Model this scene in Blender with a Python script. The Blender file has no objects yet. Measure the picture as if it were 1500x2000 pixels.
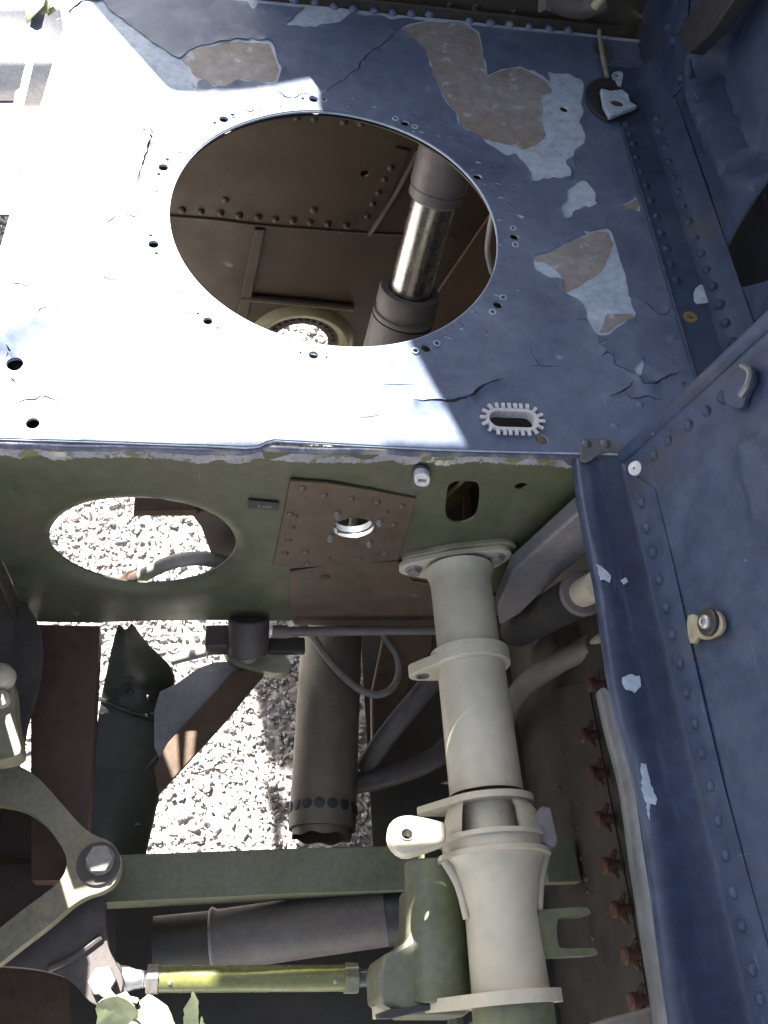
import bpy, bmesh, math, random
import numpy as np
from mathutils import Vector, Matrix, Quaternion
from mathutils.geometry import delaunay_2d_cdt
random.seed(7); RNG = np.random.default_rng(7)
SC = bpy.context.scene; COL = SC.collection

# ------------------------------------------------------------------ camera, sky, sun, exposure
FPX = 1837.5
PITCH, ROLL, YAW = [math.radians(a) for a in (58.377, 16.558, 18.236)]
CAM = Vector((0, -.4766, .70))
FW = Vector((math.sin(YAW)*math.cos(PITCH), math.cos(YAW)*math.cos(PITCH), -math.sin(PITCH)))
_r = Vector((math.cos(YAW), -math.sin(YAW), 0)); _u = _r.cross(FW)
RT = _r*math.cos(ROLL) + _u*math.sin(ROLL); UP = -_r*math.sin(ROLL) + _u*math.cos(ROLL)
cd = bpy.data.cameras.new('camera'); cam = bpy.data.objects.new('camera', cd); COL.objects.link(cam)
M3 = Matrix((RT, UP, -FW)).transposed()
cam.matrix_world = Matrix.Translation(CAM) @ M3.to_4x4()
cd.sensor_fit = 'VERTICAL'; cd.sensor_height = 24; cd.lens = 24*FPX/2000
cd.clip_start = .02; cd.clip_end = 500
SC.camera = cam

SUN = Vector((.42, -1.02, -1.0)).normalized()          # direction the light travels
ELEV = math.asin(-SUN.z); AZ = math.atan2(-SUN.x, -SUN.y)
w = bpy.data.worlds.new('World'); SC.world = w; w.use_nodes = True
nt = w.node_tree; nt.nodes.clear()
sky = nt.nodes.new('ShaderNodeTexSky'); sky.sky_type = 'NISHITA'; sky.sun_disc = False
sky.sun_elevation = ELEV; sky.sun_rotation = AZ; sky.dust_density = 3.0; sky.air_density = 1.0
bg = nt.nodes.new('ShaderNodeBackground'); bg.inputs[1].default_value = .05
wo = nt.nodes.new('ShaderNodeOutputWorld')
hz = nt.nodes.new('ShaderNodeHueSaturation'); hz.inputs['Saturation'].default_value = .5      # hazy, paler sky
nt.links.new(sky.outputs[0], hz.inputs['Color']); nt.links.new(hz.outputs[0], bg.inputs[0]); nt.links.new(bg.outputs[0], wo.inputs[0])
sl = bpy.data.lights.new('sun', 'SUN'); sl.energy = 5; sl.angle = math.radians(.5); sl.color = (1, .96, .9)
so = bpy.data.objects.new('sun', sl); COL.objects.link(so)
so.rotation_euler = SUN.to_track_quat('-Z', 'Y').to_euler(); so.location = (-2, 3, 5)
vs = SC.view_settings; vs.view_transform = 'Standard'; vs.look = 'None'; vs.gamma = 1; vs.use_curve_mapping = False
vs.exposure = 2.92

# ------------------------------------------------------------------ helpers
def ray(px, py): return RT*((px-750)/FPX) + UP*((1000-py)/FPX) + FW
class PL:                                             # a plane of the place; px() finds where the photographed point lies on it
    def __init__(s, o, u, v):
        s.o = Vector(o); s.u = Vector(u).normalized(); s.n = s.u.cross(Vector(v)).normalized(); s.v = s.n.cross(s.u)
    def hit(s, px, py):
        d = ray(px, py); return CAM + d*((s.o-CAM).dot(s.n)/d.dot(s.n))
    def p(s, px, py):
        q = s.hit(px, py)-s.o; return (q.dot(s.u), q.dot(s.v))
    def px(s, pts): return [s.p(*a) for a in pts]
    def f(s, a, b, c=0): return s.o + s.u*a + s.v*b + s.n*c
def Z(z): return PL((0, 0, z), (1, 0, 0), (0, 1, 0))
def Y(y): return PL((0, y, 0), (1, 0, 0), (0, 0, 1))
def X(x): return PL((x, 0, 0), (0, -1, 0), (0, 0, 1))

def inside(P, poly):
    poly = np.asarray(poly, float); x, y = P[:, 0], P[:, 1]; r = np.zeros(len(P), bool)
    mn, mx = poly.min(0), poly.max(0)
    c = (x >= mn[0]) & (x <= mx[0]) & (y >= mn[1]) & (y <= mx[1])
    if not c.any(): return r
    x, y = x[c], y[c]; k = np.zeros(len(x), bool); j = len(poly)-1
    for i in range(len(poly)):
        (xi, yi), (xj, yj) = poly[i], poly[j]
        if yi != yj:
            k ^= ((yi > y) != (yj > y)) & (x < (xj-xi)*(y-yi)/(yj-yi)+xi)
        j = i
    r[c] = k; return r
def dense(poly, s, closed=True, jit=0):
    out = []; n = len(poly)
    for i in range(n if closed else n-1):
        a = np.array(poly[i], float); b = np.array(poly[(i+1) % n], float); L = np.linalg.norm(b-a); m = max(1, int(L/s))
        for k in range(m):
            q = a+(b-a)*k/m
            if jit and (k or True): q = q+RNG.normal(0, jit, 2)
            out.append(tuple(q))
    if not closed: out.append(tuple(poly[-1]))
    return out
def circle(c, r, n=20, ry=None, a0=0):
    return [(c[0]+r*math.cos(a0+2*math.pi*i/n), c[1]+(ry or r)*math.sin(a0+2*math.pi*i/n)) for i in range(n)]
def smooth(poly, it=1, closed=True):
    for _ in range(it):
        q = []; n = len(poly)
        for i in range(n if closed else n-1):
            a, b = Vector(poly[i]), Vector(poly[(i+1) % n]); q += [tuple(a*.75+b*.25), tuple(a*.25+b*.75)]
        if not closed: q = [poly[0]]+q+[poly[-1]]
        poly = q
    return poly
def sheet(pl, outline, holes=(), thick=0, spacing=None, dz=None, bottom=False, lift=0):
    """flat or gently shaped sheet with real openings, side walls of the given thickness"""
    pts, ed = [], []
    for poly in [outline]+list(holes):
        k = len(pts); n = len(poly); pts += [Vector(p[:2]) for p in poly]; ed += [(k+i, k+(i+1) % n) for i in range(n)]
    if spacing:
        o = np.array([p[:2] for p in outline]); mn, mx = o.min(0), o.max(0)
        gx, gy = np.meshgrid(np.arange(mn[0], mx[0], spacing), np.arange(mn[1], mx[1], spacing))
        g = np.stack([gx.ravel(), gy.ravel()], 1); g += RNG.uniform(-.3, .3, g.shape)*spacing
        pts += [Vector(q) for q in g[inside(g, outline)]]
    V, _, F, *_ = delaunay_2d_cdt(pts, ed, [], 0, 1e-7)
    VV = np.array([tuple(v) for v in V]); FF = np.array([f[:3] for f in F])
    c = VV[FF].mean(1); keep = inside(c, outline)
    for h in holes: keep &= ~inside(c, h)
    FF = FF[keep]
    used = np.unique(FF); mp = -np.ones(len(VV), int); mp[used] = np.arange(len(used)); VV = VV[used]; FF = mp[FF]
    w_ = dz(VV) if dz else np.zeros(len(VV)); w_ = w_+lift
    verts = [pl.f(a, b, c_) for (a, b), c_ in zip(VV, w_)]; faces = [tuple(map(int, f)) for f in FF]
    if thick:
        cnt = {}
        for f in faces:
            for i in range(3):
                e = (f[i], f[(i+1) % 3]); k = (min(e), max(e)); cnt[k] = None if k in cnt else e
        n = len(verts)
        verts += [pl.f(a, b, c_-thick) for (a, b), c_ in zip(VV, w_)]
        faces += [(e[1], e[0], e[0]+n, e[1]+n) for e in cnt.values() if e]
        if bottom: faces += [(f[2]+n, f[1]+n, f[0]+n) for f in faces[:len(FF)]]
    return verts, faces
class MB:
    def __init__(s): s.v = []; s.f = []
    def add(s, vf):
        n = len(s.v); s.v += [tuple(a) for a in vf[0]]; s.f += [tuple(i+n for i in f) for f in vf[1]]; return s
    def box(s, c, sx, sy, sz, R=None):
        c = Vector(c); R = R or Matrix.Identity(3)
        v = [c+R@Vector((a*sx/2, b*sy/2, d*sz/2)) for a in (-1, 1) for b in (-1, 1) for d in (-1, 1)]
        return s.add((v, [(0, 1, 3, 2), (4, 6, 7, 5), (0, 4, 5, 1), (2, 3, 7, 6), (0, 2, 6, 4), (1, 5, 7, 3)]))
    def lathe(s, prof, o, ax, seg=28, a0=0, a1=2*math.pi, ref=None):
        o = Vector(o); ax = Vector(ax).normalized(); r_ = Vector(ref) if ref else (Vector((0, 0, 1)) if abs(ax.z) < .9 else Vector((1, 0, 0)))
        u = (r_-ax*r_.dot(ax)).normalized(); v = ax.cross(u); full = abs(a1-a0-2*math.pi) < 1e-6
        n = seg if full else seg+1; V = []; F = []
        for t, r in prof:
            for i in range(n):
                a = a0+(a1-a0)*i/seg; V.append(o+ax*t+(u*math.cos(a)+v*math.sin(a))*r)
        for j in range(len(prof)-1):
            for i in range(seg):
                k = (i+1) % n; F.append((j*n+i, j*n+k, (j+1)*n+k, (j+1)*n+i))
        return s.add((V, F))
    def cyl(s, a, b, r, r2=None, seg=24, cap=True):
        a, b = Vector(a), Vector(b); L = (b-a).length; r2 = r if r2 is None else r2
        pr = [(0, r), (L, r2)]
        if cap: pr = [(0, 1e-5)]+pr+[(L, 1e-5)]
        return s.lathe(pr, a, b-a, seg)
    def hexa(s, a, b, r): return s.cyl(a, b, r, seg=6)
    def pipe(s, path, r, seg=14, cap=True, sub=6):
        P = [Vector(p) for p in path]
        if sub > 1 and len(P) > 2:
            Q = []
            for i in range(len(P)-1):
                p0 = P[max(i-1, 0)]; p1 = P[i]; p2 = P[i+1]; p3 = P[min(i+2, len(P)-1)]
                for k in range(sub):
                    t = k/sub; Q.append(.5*((2*p1)+(-p0+p2)*t+(2*p0-5*p1+4*p2-p3)*t*t+(-p0+3*p1-3*p2+p3)*t**3))
            P = Q+[P[-1]]
        R = r if callable(r) else (lambda t: r)
        T = [(P[min(i+1, len(P)-1)]-P[max(i-1, 0)]).normalized() for i in range(len(P))]
        u = T[0].orthogonal().normalized(); V = []; F = []
        for i, p in enumerate(P):
            u = (u-T[i]*u.dot(T[i])).normalized(); v = T[i].cross(u); rr = R(i/(len(P)-1))
            V += [p+(u*math.cos(2*math.pi*k/seg)+v*math.sin(2*math.pi*k/seg))*rr for k in range(seg)]
        for i in range(len(P)-1):
            for k in range(seg):
                m = (k+1) % seg; F.append((i*seg+k, i*seg+m, (i+1)*seg+m, (i+1)*seg+k))
        if cap: F += [tuple(range(seg-1, -1, -1)), tuple(len(V)-seg+k for k in range(seg))]
        return s.add((V, F))
    def prism(s, pl, poly, t, holes=(), lift=0): return s.add(sheet(pl, poly, holes, t, bottom=True, lift=lift))
    def mesh(s, name, mat, sm=38):
        m = bpy.data.meshes.new(name); m.from_pydata([tuple(v) for v in s.v], [], s.f)
        bm = bmesh.new(); bm.from_mesh(m); bmesh.ops.remove_doubles(bm, verts=bm.verts, dist=2e-6)
        bmesh.ops.recalc_face_normals(bm, faces=bm.faces); bm.to_mesh(m); bm.free()
        m.materials.append(mat)
        if sm:
            m.polygons.foreach_set('use_smooth', [True]*len(m.polygons)); m.set_sharp_from_angle(angle=math.radians(sm))
        return m
def thing(name, label, cat, loc=(0, 0, 0), group=None):
    o = bpy.data.objects.new(name, None); o.empty_display_size = .02; COL.objects.link(o); o.location = loc
    o['label'] = label; o['category'] = cat
    if group: o['group'] = group
    return o
def part(name, mb, mat, parent, bevel=0, label=None, sm=38, kind=None, cat=None, group=None):
    m = mb.mesh(name, mat, sm) if isinstance(mb, MB) else mb
    o = bpy.data.objects.new(name, m); COL.objects.link(o)
    if parent is not None:
        o.parent = parent; t = Vector(); q = parent
        while q is not None:
            t += Vector(q.location)+q.matrix_parent_inverse.translation; q = q.parent
        o.matrix_parent_inverse = Matrix.Translation(-t)
    if bevel:
        b = o.modifiers.new('edge', 'BEVEL'); b.width = bevel; b.segments = 2; b.limit_method = 'ANGLE'; b.angle_limit = math.radians(40)
    if label: o['label'] = label
    if kind: o['kind'] = kind
    if cat: o['category'] = cat
    if group: o['group'] = group
    return o
RV = {}
def rivets(parent, pts, n, r=.0055, mat=None, h=.5, name='rivet'):
    """one dome-headed rivet object per position, all sharing one mesh"""
    key = (round(r, 5), mat.name, h)
    if key not in RV:
        RV[key] = MB().lathe([(-.0004, r*1.0), (h*r*.45, r*.9), (h*r*.85, r*.55), (h*r, 1e-5)], (0, 0, 0), (0, 0, 1), 10).mesh('rivet', mat, 60)
    q = Vector(n).to_track_quat('Z', 'Y')
    for p in pts:
        o = part(name, RV[key], mat, parent); o.rotation_euler = q.to_euler(); o.location = p
        k = random.uniform(.88, 1.1); o.scale = (k, k, k)

# ------------------------------------------------------------------ materials
def N(t, k, **kw):
    n = t.nodes.new(k)
    for a, b in kw.items(): setattr(n, a, b)
    return n
def weathered(name, cols, scale=14, rough=.5, metal=0, bump=.15, bscale=700, chip=None, scr=None, rvar=.15, spec=.5, streak=None, coat=0, mott=.5):
    m = bpy.data.materials.new(name); m.use_nodes = True; t = m.node_tree; B = t.nodes['Principled BSDF']; L = t.links.new
    pos = N(t, 'ShaderNodeNewGeometry').outputs['Position']
    def noise(sc, det=5, ro=.6, vec=None, dist=0):
        n = N(t, 'ShaderNodeTexNoise'); n.inputs['Scale'].default_value = sc; n.inputs['Detail'].default_value = det
        n.inputs['Roughness'].default_value = ro; n.inputs['Distortion'].default_value = dist; L(vec or pos, n.inputs['Vector']); return n.outputs[0]
    def ramp(src, stops):
        r = N(t, 'ShaderNodeValToRGB'); e = r.color_ramp.elements
        while len(e) < len(stops): e.new(.5)
        for k, (p, c) in enumerate(stops): e[k].position = p; e[k].color = (*c, 1) if len(c) == 3 else c
        L(src, r.inputs[0]); return r.outputs[0]
    def mix(f, a, b, mode='MIX'):
        x = N(t, 'ShaderNodeMix', data_type='RGBA', blend_type=mode)
        L(f, x.inputs[0]) if hasattr(f, 'node') else setattr(x.inputs[0], 'default_value', f)
        for s, i in ((a, 6), (b, 7)):
            if hasattr(s, 'node'): L(s, x.inputs[i])
            else: x.inputs[i].default_value = (*s, 1)
        return x.outputs[2]
    g = lambda v: (v, v, v)
    n = len(cols); c = ramp(noise(scale, 6, .62, dist=.4), [(.3+.4*k/max(1, n-1), cols[k]) for k in range(n)])
    c = mix(mott, c, ramp(noise(scale*7, 4, .7), [(.3, g(.55)), (.7, g(1.25))]), 'MULTIPLY')
    rg = noise(scale*2.3, 4, .6)
    if streak:
        mp = N(t, 'ShaderNodeMapping'); L(pos, mp.inputs['Vector']); mp.inputs['Scale'].default_value = streak[2]
        c = mix(ramp(noise(1, 5, .65, mp.outputs[0]), [(streak[1], g(0)), (streak[1]+.12, g(.75))]), c, streak[0])
    if scr:
        for rot, sc in ((.5, (900, 14, 14)), (2.1, (14, 700, 20)), (1.2, (16, 16, 900)), (2.7, (1100, 22, 22))):
            mp = N(t, 'ShaderNodeMapping'); L(pos, mp.inputs['Vector']); mp.inputs['Rotation'].default_value = (rot*.4, rot*.3, rot); mp.inputs['Scale'].default_value = sc
            s1 = ramp(noise(1, 3, .5, mp.outputs[0]), [(scr[1], g(0)), (scr[1]+.05, g(1))])
            s2 = ramp(noise(26, 2, .5), [(.5, g(0)), (.62, g(1))])
            x = N(t, 'ShaderNodeMath', operation='MULTIPLY'); L(s1, x.inputs[0]); L(s2, x.inputs[1])
            c = mix(x.outputs[0], c, scr[0])
    if chip:
        k1 = ramp(noise(chip[2], 6, .7), [(chip[1], g(0)), (chip[1]+.02, g(1))])
        c = mix(k1, c, chip[0])
    L(c, B.inputs['Base Color'])
    rr = ramp(rg, [(.25, g(max(.02, rough-rvar))), (.75, g(min(1, rough+rvar)))]); L(rr, B.inputs['Roughness'])
    B.inputs['Metallic'].default_value = metal; B.inputs['Specular IOR Level'].default_value = spec
    if bump:
        b = N(t, 'ShaderNodeBump'); b.inputs['Strength'].default_value = bump*.45; b.inputs['Distance'].default_value = .002
        ad = N(t, 'ShaderNodeMath', operation='ADD'); L(noise(bscale, 3, .6), ad.inputs[0]); L(noise(bscale*.12, 3, .6), ad.inputs[1])
        L(ad.outputs[0], b.inputs['Height']); L(b.outputs[0], B.inputs['Normal'])
    return m
W8 = weathered
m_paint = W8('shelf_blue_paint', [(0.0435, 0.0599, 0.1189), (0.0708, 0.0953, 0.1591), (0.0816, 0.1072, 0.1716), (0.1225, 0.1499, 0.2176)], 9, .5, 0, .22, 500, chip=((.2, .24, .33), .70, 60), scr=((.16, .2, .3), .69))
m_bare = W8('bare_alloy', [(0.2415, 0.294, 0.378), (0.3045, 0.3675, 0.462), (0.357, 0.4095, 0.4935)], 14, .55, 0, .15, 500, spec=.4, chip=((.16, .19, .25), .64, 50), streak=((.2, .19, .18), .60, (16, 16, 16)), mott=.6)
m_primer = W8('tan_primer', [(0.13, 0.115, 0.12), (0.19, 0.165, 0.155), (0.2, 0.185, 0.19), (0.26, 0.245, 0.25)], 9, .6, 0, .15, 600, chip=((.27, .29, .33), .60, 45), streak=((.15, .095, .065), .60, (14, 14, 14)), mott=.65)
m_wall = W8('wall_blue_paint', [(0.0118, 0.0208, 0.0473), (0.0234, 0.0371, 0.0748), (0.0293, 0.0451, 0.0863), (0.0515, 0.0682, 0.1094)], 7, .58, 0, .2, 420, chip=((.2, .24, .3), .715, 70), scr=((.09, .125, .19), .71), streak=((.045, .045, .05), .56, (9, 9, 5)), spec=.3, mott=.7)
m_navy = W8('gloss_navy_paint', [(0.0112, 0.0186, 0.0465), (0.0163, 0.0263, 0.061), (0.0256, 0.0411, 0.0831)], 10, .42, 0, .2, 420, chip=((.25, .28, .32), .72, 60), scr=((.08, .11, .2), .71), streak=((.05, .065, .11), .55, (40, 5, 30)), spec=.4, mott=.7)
m_olive = W8('olive_paint', [(0.0451, 0.051, 0.0287), (0.0613, 0.0693, 0.0401), (0.0704, 0.0657, 0.0477)], 10, .5, 0, .18, 600, chip=((.20, .19, .15), .74, 45), scr=((.22, .21, .17), .72), streak=((.075, .055, .042), .6, (7, 7, 10)))
m_rim = W8('flaked_rim', [(.14, .145, .2), (.2, .2, .25), (.24, .24, .27)], 30, .6, 0, .5, 400, chip=((.10, .11, .05), .54, 55), scr=((.35, .35, .33), .6))
m_rimdk = W8('dark_rim', [(.03, .035, .075), (.06, .065, .11), (.2, .2, .2)], 40, .5, 0, .4, 400)
m_brown = W8('brown_primer', [(.048, .034, .03), (.066, .048, .043), (.08, .062, .053)], 12, .55, 0, .25, 500, chip=((.15, .13, .11), .76, 60))
m_dbl = W8('doubler_brown_olive', [(0.0606, 0.0415, 0.0294), (0.0752, 0.053, 0.0376), (0.069, 0.0565, 0.0343)], 14, .55, 0, .2, 500, scr=((.2, .18, .15), .72))
m_long = W8('red_brown_beam_paint', [(.075, .04, .032), (.10, .055, .045), (.085, .055, .046)], 12, .6, 0, .25, 500, chip=((.13, .11, .09), .75, 60), scr=((.15, .11, .09), .73))
m_rust = W8('rusty_steel', [(0.0378, 0.0165, 0.011), (0.0756, 0.0316, 0.0192), (0.0454, 0.0275, 0.022)], 60, .8, 0, .5, 500)
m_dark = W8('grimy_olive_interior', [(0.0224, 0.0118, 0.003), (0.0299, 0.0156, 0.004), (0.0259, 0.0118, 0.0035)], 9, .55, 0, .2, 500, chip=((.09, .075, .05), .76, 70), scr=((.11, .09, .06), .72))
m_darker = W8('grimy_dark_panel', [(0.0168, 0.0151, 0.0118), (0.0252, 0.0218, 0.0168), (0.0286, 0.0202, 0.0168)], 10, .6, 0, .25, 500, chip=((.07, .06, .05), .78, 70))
m_black = W8('black_rubber', [(.014, .014, .016), (.024, .024, .026)], 20, .55, 0, .2, 500)
m_pale = W8('pale_grey_enamel', [(0.3782, 0.3451, 0.2648), (0.4307, 0.3966, 0.3147), (0.4623, 0.4326, 0.3547)], 9, .42, 0, .1, 500, chip=((.07, .065, .055), .735, 85), streak=((.26, .23, .15), .60, (9, 5, 9)), mott=.22, scr=((.3, .28, .22), .7))
m_castg = W8('green_grey_casting', [(0.0816, 0.0898, 0.0462), (0.1034, 0.1088, 0.0707), (0.1197, 0.1224, 0.1034)], 16, .5, 0, .18, 400, streak=((.12, .15, .035), .56, (16, 6, 8)))
m_bar = W8('green_bar_paint', [(0.1084, 0.1187, 0.0725), (0.1339, 0.1438, 0.09), (0.153, 0.1562, 0.11)], 26, .5, 0, .15, 500, scr=((.17, .18, .13), .7))
m_rod = W8('yellow_green_anodised', [(0.1224, 0.1296, 0.0396), (0.1512, 0.1584, 0.054)], 20, .3, 0, .1, 400)
m_steel = W8('cadmium_steel', [(.32, .32, .33), (.42, .42, .43)], 50, .42, .7, .15, 500)
m_bolt = W8('weathered_bolt', [(.17, .165, .155), (.25, .245, .235), (.2, .15, .11)], 60, .5, .4, .2, 600)
m_chrome = W8('chromed_rod', [(.36, .35, .34), (.42, .41, .4)], 20, .27, 1, .02, 300, rvar=.08)
m_act = W8('actuator_grey', [(0.098, 0.084, 0.0805), (0.133, 0.119, 0.1155)], 12, .5, .1, .1, 400)
m_grey = W8('grey_hose', [(.23, .22, .21), (.29, .28, .27)], 30, .6, 0, .15, 500)
m_duct = W8('charcoal_duct', [(0.0945, 0.081, 0.076), (0.1418, 0.126, 0.1175)], 14, .6, 0, .3, 500)
m_cyl = W8('smoke_grey_canister', [(0.0756, 0.0635, 0.0459), (0.0978, 0.0836, 0.0622), (0.12, 0.1003, 0.0703)], 8, .5, .0, .12, 500, chip=((.035, .033, .03), .73, 25))
m_tan = W8('tan_weathered_angle', [(0.065, 0.0375, 0.02), (0.085, 0.05, 0.029), (0.05, 0.03, 0.02)], 18, .7, 0, .3, 400)
m_white = W8('white_nylon', [(0.44, 0.44, 0.464), (0.496, 0.496, 0.512)], 30, .5, 0, .1, 300)
m_bracket = W8('cast_bracket', [(0.1683, 0.1521, 0.0957), (0.2303, 0.2117, 0.1435), (0.2747, 0.2564, 0.1914)], 22, .55, 0, .25, 400, streak=((.10, .11, .045), .6, (12, 12, 12)))
m_gusset = W8('purple_brown_casting', [(.045, .038, .036), (.066, .056, .054), (.08, .07, .068)], 16, .55, 0, .25, 450)
m_scoop = W8('dark_green_scoop', [(.022, .026, .016), (.034, .038, .026), (.028, .03, .022)], 12, .42, 0, .2, 450, scr=((.14, .14, .12), .73))
m_sheetg = W8('grey_sheet', [(.17, .17, .175), (.21, .21, .22)], 20, .6, 0, .1, 400, chip=((.09, .085, .08), .72, 120))
m_torn = W8('torn_pale_green_sheet', [(0.208, 0.234, 0.117), (0.286, 0.312, 0.182)], 20, .5, 0, .15, 400)
m_silver = W8('worn_silver_flange', [(0.0605, 0.0674, 0.0767), (0.093, 0.1023, 0.1162), (0.0465, 0.0512, 0.0558)], 14, .42, .2, .2, 400)
m_grubby = W8('grubby_wall', [(0.024, 0.0216, 0.018), (0.0348, 0.0312, 0.0264), (0.03, 0.0216, 0.018)], 10, .6, 0, .25, 500, chip=((.085, .04, .025), .70, 40))
m_brace = W8('lavender_grey_brace', [(0.102, 0.0969, 0.1071), (0.1428, 0.1377, 0.153), (0.153, 0.1479, 0.1224)], 16, .55, 0, .2, 450)
m_shade = W8('shade_panel_grey', [(.16, .17, .19), (.2, .21, .23)], 5, .6, 0, .1, 200)
m_brass = W8('yellowed_screw', [(.14, .11, .05), (.2, .16, .08)], 80, .5, .3, .2, 500)

# ------------------------------------------------------------------ ground
GZ = -.73
def gravel_mat():
    m = bpy.data.materials.new('gravel_stone'); m.use_nodes = True; t = m.node_tree; B = t.nodes['Principled BSDF']; L = t.links.new
    a = N(t, 'ShaderNodeAttribute', attribute_name='stone_tint')
    pos = N(t, 'ShaderNodeNewGeometry').outputs['Position']
    n = N(t, 'ShaderNodeTexNoise'); n.inputs['Scale'].default_value = 260; n.inputs['Detail'].default_value = 5; L(pos, n.inputs['Vector'])
    r = N(t, 'ShaderNodeValToRGB'); r.color_ramp.elements[0].position = .3; r.color_ramp.elements[0].color = (.6, .6, .6, 1); r.color_ramp.elements[1].position = .7; r.color_ramp.elements[1].color = (1.3, 1.3, 1.3, 1); L(n.outputs[0], r.inputs[0])
    x = N(t, 'ShaderNodeMix', data_type='RGBA', blend_type='MULTIPLY'); x.inputs[0].default_value = 1; L(a.outputs['Color'], x.inputs[6]); L(r.outputs[0], x.inputs[7])
    L(x.outputs[2], B.inputs['Base Color']); B.inputs['Roughness'].default_value = .75
    b = N(t, 'ShaderNodeBump'); b.inputs['Strength'].default_value = .4; b.inputs['Distance'].default_value = .002; L(n.outputs[0], b.inputs['Height']); L(b.outputs[0], B.inputs['Normal'])
    return m
def ground_mat():
    m = bpy.data.materials.new('gravel_ground'); m.use_nodes = True; t = m.node_tree; B = t.nodes['Principled BSDF']; L = t.links.new
    pos = N(t, 'ShaderNodeNewGeometry').outputs['Position']
    v = N(t, 'ShaderNodeTexVoronoi'); v.inputs['Scale'].default_value = 55; L(pos, v.inputs['Vector'])
    r = N(t, 'ShaderNodeValToRGB'); e = r.color_ramp.elements; e[0].color = (.36, .34, .32, 1); e[1].color = (.5, .47, .44, 1); L(v.outputs['Color'], r.inputs[0])
    L(r.outputs[0], B.inputs['Base Color']); B.inputs['Roughness'].default_value = .9
    b = N(t, 'ShaderNodeBump', invert=True); b.inputs['Distance'].default_value = .01; L(v.outputs['Distance'], b.inputs['Height']); L(b.outputs[0], B.inputs['Normal'])
    return m
g = part('ground', MB().add(([(-300, -300, GZ), (300, -300, GZ), (300, 300, GZ), (-300, 300, GZ)], [(0, 1, 2, 3)])), ground_mat(), None, kind='structure')
def stones():
    base = []
    for k in range(14):
        bm = bmesh.new(); 
        P = RNG.normal(size=(13, 3)); P /= np.linalg.norm(P, axis=1)[:, None]; P *= RNG.uniform(.72, 1.08, (13, 1)); P *= np.array([1, RNG.uniform(.6, .95), RNG.uniform(.38, .6)])
        vs_ = [bm.verts.new(p) for p in P]; r = bmesh.ops.convex_hull(bm, input=vs_)
        bmesh.ops.delete(bm, geom=[v for v in bm.verts if not v.link_faces], context='VERTS')
        bmesh.ops.bevel(bm, geom=list(bm.edges)+list(bm.verts), offset=.12, segments=1, affect='EDGES'); bmesh.ops.triangulate(bm, faces=bm.faces)
        bm.verts.index_update(); base.append((np.array([v.co[:] for v in bm.verts]), np.array([[v.index for v in f.verts] for f in bm.faces]))); bm.free()
    V, F, T = [], [], []; off = 0
    x0, x1, y0, y1 = -.62, .5, -.42, 1.15
    pal = np.array([(.42, .39, .36), (.30, .28, .27), (.22, .21, .215), (.50, .48, .45), (.36, .29, .25), (.27, .25, .25), (.13, .125, .13), (.33, .24, .19), (.46, .43, .41), (.19, .185, .195)])*.85+.16
    for lay, (n, smin, smax, zz) in enumerate(((14000, .0022, .0045, .0012), (14000, .0040, .0072, .0022), (4200, .0065, .0108, .0030), (200, .010, .015, .0035))):
        for i in range(n):
            bv, bf = base[RNG.integers(len(base))]; s = RNG.uniform(smin, smax)
            q = Quaternion(Vector(RNG.normal(size=3)).normalized(), RNG.uniform(0, 6.28)) if lay < 2 else Quaternion((0, 0, 1), RNG.uniform(0, 6.28)) @ Quaternion(Vector((RNG.normal(), RNG.normal(), 0)).normalized(), RNG.uniform(0, .7))
            A = np.array(q.to_matrix()); p = (bv*s)@A.T + np.array([RNG.uniform(x0, x1), RNG.uniform(y0, y1), GZ+zz+RNG.uniform(-.0015, .0015)])
            V.append(p); F.append(bf+off); off += len(bv); c = pal[RNG.integers(len(pal))]*RNG.uniform(.8, 1.15); T.append(np.tile(np.append(c, 1), (len(bv), 1)))
    V = np.concatenate(V); F = np.concatenate(F); T = np.concatenate(T)
    m = bpy.data.meshes.new('gravel'); m.vertices.add(len(V)); m.vertices.foreach_set('co', V.ravel())
    m.loops.add(F.size); m.loops.foreach_set('vertex_index', F.ravel().astype(np.int32)); m.polygons.add(len(F)); m.polygons.foreach_set('loop_start', np.arange(0, F.size, 3, dtype=np.int32)); m.polygons.foreach_set('loop_total', np.full(len(F), 3, np.int32))
    m.update(calc_edges=True); a = m.color_attributes.new('stone_tint', 'FLOAT_COLOR', 'POINT'); a.data.foreach_set('color', T.ravel().astype(np.float32))
    m.materials.append(gravel_mat()); o = bpy.data.objects.new('gravel', m); COL.objects.link(o); o['kind'] = 'stuff'; o['label'] = 'loose pale grey gravel covering the ground below'; o['category'] = 'gravel'
stones()

# ------------------------------------------------------------------ added skin over the right of the bay (out of frame; cut to throw the shade)
H = .76
dx, dy = -SUN.x/-SUN.z*H, -SUN.y/-SUN.z*H
shadow = [(-.29, 1.0), (-.257, .735), (-.242, .660), (-.205, .640), (-.174, .632), (-.085, .495), (-.075, .48), (-.064, .474), (-.044, .475), (.037, .492), (.097, .522), (.098, .467), (.174, .126), (.194, .07), (.2175, .003), (.145, .003), (.135, -.002), (-.165, -.004), (-.16, -.75), (.80, -.75), (.80, 1.0)]
gap = [(.064, -.110), (.122, -.113), (.124, -.143), (.062, -.145)]  # opening added so the sun reaches the eye lug
t = thing('shade_panel', 'grey added skin overhead, above the shelf and out of the frame', 'shade panel', (.2, .8, H))
part('blocker', MB().prism(Z(H), [(x+dx, y+dy) for x, y in shadow], .003, [[(x+dx, y+dy) for x, y in gap]]), m_shade, t)

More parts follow.
